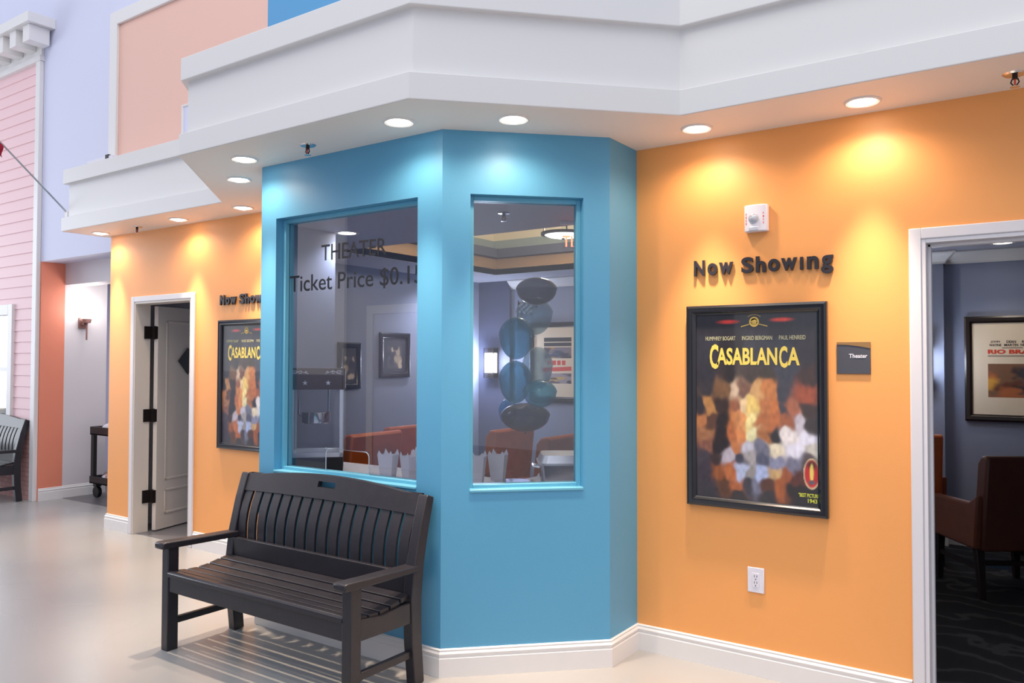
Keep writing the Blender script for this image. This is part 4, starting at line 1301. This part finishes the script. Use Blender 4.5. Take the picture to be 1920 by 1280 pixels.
lump('crumpled_napkin', CLOTHW, 'crumpled white napkins left of the roaster on the right serving table', 'napkin', (-2.375, 0.30, TZ), 0.055, 0.10, 0.05, 21)
bag = thing('patterned_bag', 'dark patterned bag with a red top behind the roaster', 'bag', (-2.36, 0.72, 0.003))
# stands on a side stool behind the table
b_ = lump('bag_body', DARKCLOTH, None, None, (0, 0, 0.78), 0.17, 0.12, 0.24, 31); b_.parent = bag
b_ = lump('bag_top', REDCL2, None, None, (0.05, -0.03, 0.86), 0.13, 0.09, 0.18, 33); b_.parent = bag
bag.location = (-2.22, 0.55, 0.0)
st = thing('stool', 'dark stool under the patterned bag', 'stool', (-2.22, 0.60, 0.003))
mb = MB(); mb.lathe([(0, 0.74), (0.17, 0.74), (0.175, 0.755), (0.17, 0.776), (0, 0.777)], seg=24); mb.build('seat', DARKWOOD, st)
for k in range(4):
    a = PI / 4 + k * PI / 2; mb = MB(); mb.bar((0.11 * math.cos(a), 0.11 * math.sin(a), 0.74), (0.17 * math.cos(a), 0.17 * math.sin(a), 0), 0.03, 0.03); mb.build('leg', DARKWOOD, st)

# balloons
BT = balloon_mat('teal_balloon_film', srgb(60, 175, 200), 0.62)
BG = balloon_mat('grey_balloon_film', srgb(84, 90, 110), 0.5)
BW = balloon_mat('pale_balloon_film', srgb(190, 215, 225), 0.66)
BB = balloon_mat('blue_balloon_film', srgb(50, 160, 235), 0.35)
def balloon(p, a, b, m, label, group):
    r = thing('balloon', label, 'balloon', p, group=group)
    mb = MB(); pr = []
    for k in range(17):
        t = PI * k / 16; z = -math.cos(t); q = math.sin(t) * (1 - 0.10 * (1 - z) * (z < 0) * 0.6)
        pr.append((max(a * q, 0.0), b * z))
    mb.lathe(pr, seg=28); mb.build('skin', m, r)
    mb = MB(); mb.lathe([(0.0, 0.0), (0.008, -0.012), (0.003, -0.014), (0.0, -0.014)], (0, 0, -b), seg=10); mb.build('knot', m, r)
G = 'balloon cluster behind the narrow window'
balloon((-2.347, 0.112, 1.918), 0.126, 0.082, BG, 'dark grey balloon at the top of the balloon cluster', G)
balloon((-2.688, 0.609, 1.807), 0.128, 0.128, BW, 'pale grey balloon just under the dark top balloon', G)
balloon((-2.590, 0.255, 1.647), 0.113, 0.133, BT, 'teal balloon at the upper left of the balloon cluster', G)
balloon((-2.616, 0.282, 1.373), 0.107, 0.134, BT, 'teal balloon at the middle left of the balloon cluster', G)
balloon((-2.702, 0.671, 1.457), 0.108, 0.144, BW, 'pale balloon in front of the matted poster, middle of the cluster', G)
balloon((-2.322, 0.111, 1.312), 0.104, 0.082, BT, 'teal balloon at the lower right of the balloon cluster', G)
balloon((-3.072, 0.849, 1.141), 0.069, 0.092, BB, 'bright blue balloon peeping out low on the left of the cluster', G)
balloon((-2.746, 0.589, 1.130), 0.171, 0.096, BG, 'wide dark grey balloon at the bottom of the balloon cluster', G)

# framed pictures inside
def matted_art(seed, cols):
    def fn(u, v):
        img = np.zeros(u.shape + (3,)) + lin(cols[0])
        rs = np.random.RandomState(seed)
        for k in range(9):
            blob(img, u, v, rs.rand(), rs.rand(), 0.12 + 0.2 * rs.rand(), 0.12 + 0.2 * rs.rand(), cols[1 + k % (len(cols) - 1)], soft=0.5, wob=.3, seed=seed + k)
        return np.clip(img, 0, 1)
    return fn
INKBLK = mat('poster_black_ink', srgb(44, 38, 42), 0.7); INKRED = mat('poster_red_ink', srgb(206, 64, 40), 0.7); INKGREY = mat('poster_grey_ink', srgb(150, 136, 124), 0.7)


def matted_picture(label, x0, z0, w, h, y, fm, kind):
    r = thing('matted_film_poster', label, 'poster', (x0, y - 0.001, z0), group='matted film posters on the theater back wall')
    fw = 0.055
    frame_mb(w, h, fw, 0.03).build('frame', fm, r)
    mb = MB(); mb.box(0.02, w - 0.02, -0.010, -0.001, 0.02, h - 0.02); mb.build('mat_board', CREAMMAT, r)
    T = lambda s, xa, xb, za, zb, m, bold=0.01: text_mesh('lettering', s, xb - xa, zb - za, 0.0006, m, r, bold, wallM(xa, -0.0102, za), res=3)
    if kind == 0:
        ax0, ax1 = 0.165, w - 0.165
        print_mesh('print', ax1 - ax0, 0.27, matted_art(3, [(120, 84, 62), (96, 52, 34), (34, 28, 34), (168, 96, 54), (46, 40, 48), (206, 150, 60)]), INKM, r, 60, 44, wallM(ax0, -0.0104, 0.195))
        T('JOHN', ax0 + 0.02, ax0 + 0.085, 0.632, 0.652, INKBLK, 0.03); T('WAYNE', ax0 + 0.01, ax0 + 0.095, 0.606, 0.626, INKBLK, 0.03)
        T('DEAN', ax0 + 0.13, ax0 + 0.195, 0.632, 0.652, INKBLK, 0.03); T('MARTIN', ax0 + 0.115, ax0 + 0.21, 0.606, 0.626, INKBLK, 0.03)
        T('RICKY', ax0 + 0.235, ax0 + 0.31, 0.632, 0.652, INKBLK, 0.03); T('NELSON', ax0 + 0.225, ax0 + 0.32, 0.606, 0.626, INKBLK, 0.03)
        T('RIO BRAVO', ax0, ax1, 0.545, 0.580, INKRED, 0.05)
        mb = MB(); mb.box(ax0 + 0.10, ax0 + 0.24, -0.0106, -0.0100, 0.588, 0.598); mb.box(ax0, ax1, -0.0106, -0.0100, 0.522, 0.534); mb.build('small_print', INKGREY, r)
    else:
        ax0, ax1 = 0.185, w - 0.185
        mb = MB()
        mb.box(ax0, ax1, -0.0106, -0.0100, 0.655, 0.70); mb.box(ax0, ax1, -0.0106, -0.0100, 0.605, 0.645); mb.build('title_block', INKBLK, r)
        print_mesh('print', ax1 - ax0, 0.12, matted_art(8, [(120, 110, 120), (50, 44, 60), (170, 130, 80), (60, 70, 96)]), INKM, r, 44, 24, wallM(ax0, -0.0104, 0.475))
        mb = MB()
        for k in range(4): mb.box(ax0 + 0.05 + 0.06 * k, ax0 + 0.095 + 0.06 * k, -0.0106, -0.0100, 0.40, 0.45)
        mb.prism([(ax0 - 0.02, 0.325), (ax1, 0.34), (ax1, 0.385), (ax0 - 0.02, 0.37)], 'y', -0.0106, -0.0100); mb.build('ribbon', INKRED, r)
        print_mesh('print', ax1 - ax0, 0.11, matted_art(12, [(150, 140, 150), (44, 42, 56), (190, 160, 90), (80, 70, 90)]), INKM, r, 44, 24, wallM(ax0, -0.0104, 0.20))
    return r


matted_picture('matted film poster in a dark frame seen through the theater doorway', -0.47, 1.028, 0.72, 0.85, YB + 0.09, BROWNF, 0)
matted_picture('matted film poster on the theater back wall seen through the narrow window', -4.70, 1.065, 0.72, 0.868, YB, BROWNF, 1)


def small_picture(label, y0, y1, z0, z1, seed):
    r = thing('small_framed_picture', label, 'picture', (XL + 0.001, y0, z0), R(90), 'small framed pictures on the theater left wall')
    w, h = y1 - y0, z1 - z0
    frame_mb(w, h, 0.055, 0.03).build('frame', BLACKF, r)
    mb = MB(); mb.box(0.02, w - 0.02, -0.010, -0.001, 0.02, h - 0.02); mb.build('mat_board', mat('dark_mat_board', srgb(66, 68, 80), 0.7), r)
    print_mesh('print', w * 0.5, h * 0.5, matted_art(seed, [(80, 78, 86), (206, 190, 170), (176, 160, 140), (60, 58, 70)]), INKG, r, 30, 40, wallM(w * 0.25, -0.0104, h * 0.2))
    return r


small_picture('black framed picture on the theater left wall just right of the popcorn machine', 1.37, 1.66, 1.24, 1.68, 15)
small_picture('grey matted picture with an arch on the theater left wall', 1.92, 2.36, 1.34, 1.79, 17)


def wall_sconce(label, x, y, z, rz, watt):
    r = thing('box_sconce', label, 'wall lamp', (x, y, z), rz, 'box wall sconces in the theater')
    mb = MB(); mb.box(-0.06, 0.06, -0.085, -0.012, -0.11, 0.11); mb.build('shade', LAMPS, r)
    mb = MB(); mb.box(-0.07, 0.07, -0.012, 0.0, -0.17, 0.17); mb.build('backplate', BRONZE, r)
    mb = MB()
    for z_ in (-0.165, -0.145, -0.125, 0.125, 0.145, 0.165): mb.box(-0.07, 0.07, -0.092, -0.0, z_ - 0.004, z_ + 0.004)
    for x_ in (-0.066, 0.066): mb.box(x_ - 0.004, x_ + 0.004, -0.094, -0.086, -0.17, 0.17)
    mb.build('bars', BRONZE, r)
    l = bpy.data.lights.new('sconce_bulb', 'POINT'); l.energy = watt; l.color = (0.78, 0.85, 1.0); l.shadow_soft_size = 0.06
    o = bpy.data.objects.new('sconce_bulb', l); COL.objects.link(o); o.parent = r; o.location = (0, -0.16, 0)
    return r


wall_sconce('glowing box sconce on the dark panel seen through the narrow window', -5.19, YB - 0.035, 1.487, 0, 26)
wall_sconce('box sconce beside the theater doorway, its glow showing past the casing', -0.765, YB, 1.50, 0, 8)

# checkered pennant
r = thing('checkered_pennant', 'small black and white checkered pennant high behind the balloons', 'pennant', (-4.86, YB - 0.02, 2.05))
mb = MB(); n = 6; c = 0.03
for i in range(n):
    for j in range(4): mb.box(0.012 + i * c, 0.012 + (i + 1) * c, -0.003, 0.0, j * c - i * 0.006, (j + 1) * c - i * 0.006, (i + j) % 2)
mb.build('cloth', [WPLAST, BLACKP], r, smooth=False)
mb = MB(); mb.tube([(0.006, 0, 0.14), (0.006, 0, -0.20)], 0.006, 8); mb.build('stick', DARKWOOD, r)

# pendant bowl under the tray
r = thing('pendant_bowl_lamp', 'round white pendant bowl lamp hanging in the ceiling tray', 'pendant lamp', (-3.10, 1.66, 2.53))
mb = MB(); mb.lathe([(0.0, -0.035), (0.06, -0.033), (0.12, -0.022), (0.17, 0.0)], seg=36); mb.build('bowl', LAMPP, r)
mb = MB(); mb.lathe([(0.168, -0.008), (0.182, -0.006), (0.182, 0.012), (0.168, 0.012), (0.168, -0.008)], seg=36); mb.build('rim', BRONZE, r)
for k in range(3):
    a = R(190 + 120 * k); mb = MB(); mb.tube([(0.174 * math.cos(a), 0.174 * math.sin(a), 0.005), (0.10 * math.cos(a), 0.10 * math.sin(a), 0.505)], 0.006, 8); mb.build('rod', BRONZE, r)
mb = MB(); mb.lathe([(0, -0.045), (0.012, -0.04), (0.014, -0.034)], seg=12); mb.build('finial', BRONZE, r)
mb = MB(); mb.lathe([(0.0, 0.49), (0.12, 0.49), (0.12, 0.508), (0, 0.508)], seg=24); mb.build('canopy_plate', BRONZE, r)
l = bpy.data.lights.new('pendant_bulb', 'POINT'); l.energy = 80; l.color = (1, .88, .70); l.shadow_soft_size = 0.1
o = bpy.data.objects.new('pendant_bulb', l); COL.objects.link(o); o.parent = r; o.location = (0, 0, 0.12)

# hung sign put in for an exit sign's reflection in the narrow window
ps = Vector((-2.478, 0.619, 2.255))
r = thing('exit_sign_reflection', 'stand-in for a reflected exit sign, mirrored red letters at the top right of the narrow window', 'exit sign', (ps.x, ps.y, 0))
r.rotation_euler = (0, 0, 0.6085)
mb = MB(); mb.box(-0.01, 0.21, -0.02, 0.02, HC - 0.022, HC - 0.001); mb.build('housing', WPLAST, r, bevel=0.003)
mb = MB(); mb.box(-0.005, 0.205, -0.003, 0.003, ps.z - 0.025, HC - 0.022); mb.build('clear_plate', CGLASS, r, smooth=False)
text_mesh('lettering', 'EXIT', 0.17, 0.072, 0.002, EXITR, r, 0.01, Matrix(((-1, 0, 0, 0.172), (0, 0, 1, 0.0035), (0, 1, 0, ps.z), (0, 0, 0, 1))))
# theater downlight near the doorway
r = thing('theater_downlight', 'recessed ceiling light over the matted poster inside the theater doorway', 'light', (-0.17, 3.30, HC))
mb = MB(); mb.lathe([(0.060, 0.004), (0.064, -0.004), (0.085, -0.005), (0.088, 0.001)], seg=28); mb.build('trim_ring', WHITE, r)
mb = MB(); mb.lathe([(0, -0.001), (0.03, -0.004), (0.062, 0.0)], seg=24); mb.build('lamp', LAMPW, r)
l = bpy.data.lights.new('downlight_beam', 'SPOT'); l.energy = 16; l.color = (1, .86, .68); l.spot_size = R(100); l.spot_blend = 1; l.shadow_soft_size = .04
o = bpy.data.objects.new('downlight_beam', l); COL.objects.link(o); o.parent = r; o.location = (0, 0, -0.02)

for (x, y, wt, lb) in ((-4.0, 0.16, 24, 'recessed ceiling light above the popcorn machine inside the theater'), (-5.06, 2.62, 48, 'added fill downlight, out of view in the far left corner of the theater')):  # the far corner one is an added fill, hidden from the camera
    o = copy_tree(r); o.location = (x, y, HC); o['label'] = lb
    for q in o.children:
        if q.type == 'LIGHT': q.data = q.data.copy(); q.data.energy = wt; q.data.spot_size = R(140); q.data.color = (0.9, 0.92, 1.0)
# outlet on the theater back wall
r = thing('theater_outlet', 'white outlet on the theater back wall under the matted poster', 'outlet', (-4.38, YB, 0.55))
mb = MB(); mb.box(0, 0.075, -0.006, -0.0005, 0, 0.115); mb.build('cover_plate', WPLAST, r, bevel=0.002)
mb = MB()
for z0 in (0.035, 0.07): mb.box(0.028, 0.031, -0.0068, -0.006, z0, z0 + 0.01); mb.box(0.044, 0.047, -0.0068, -0.006, z0, z0 + 0.01)
mb.build('slots', BLACKP, r)
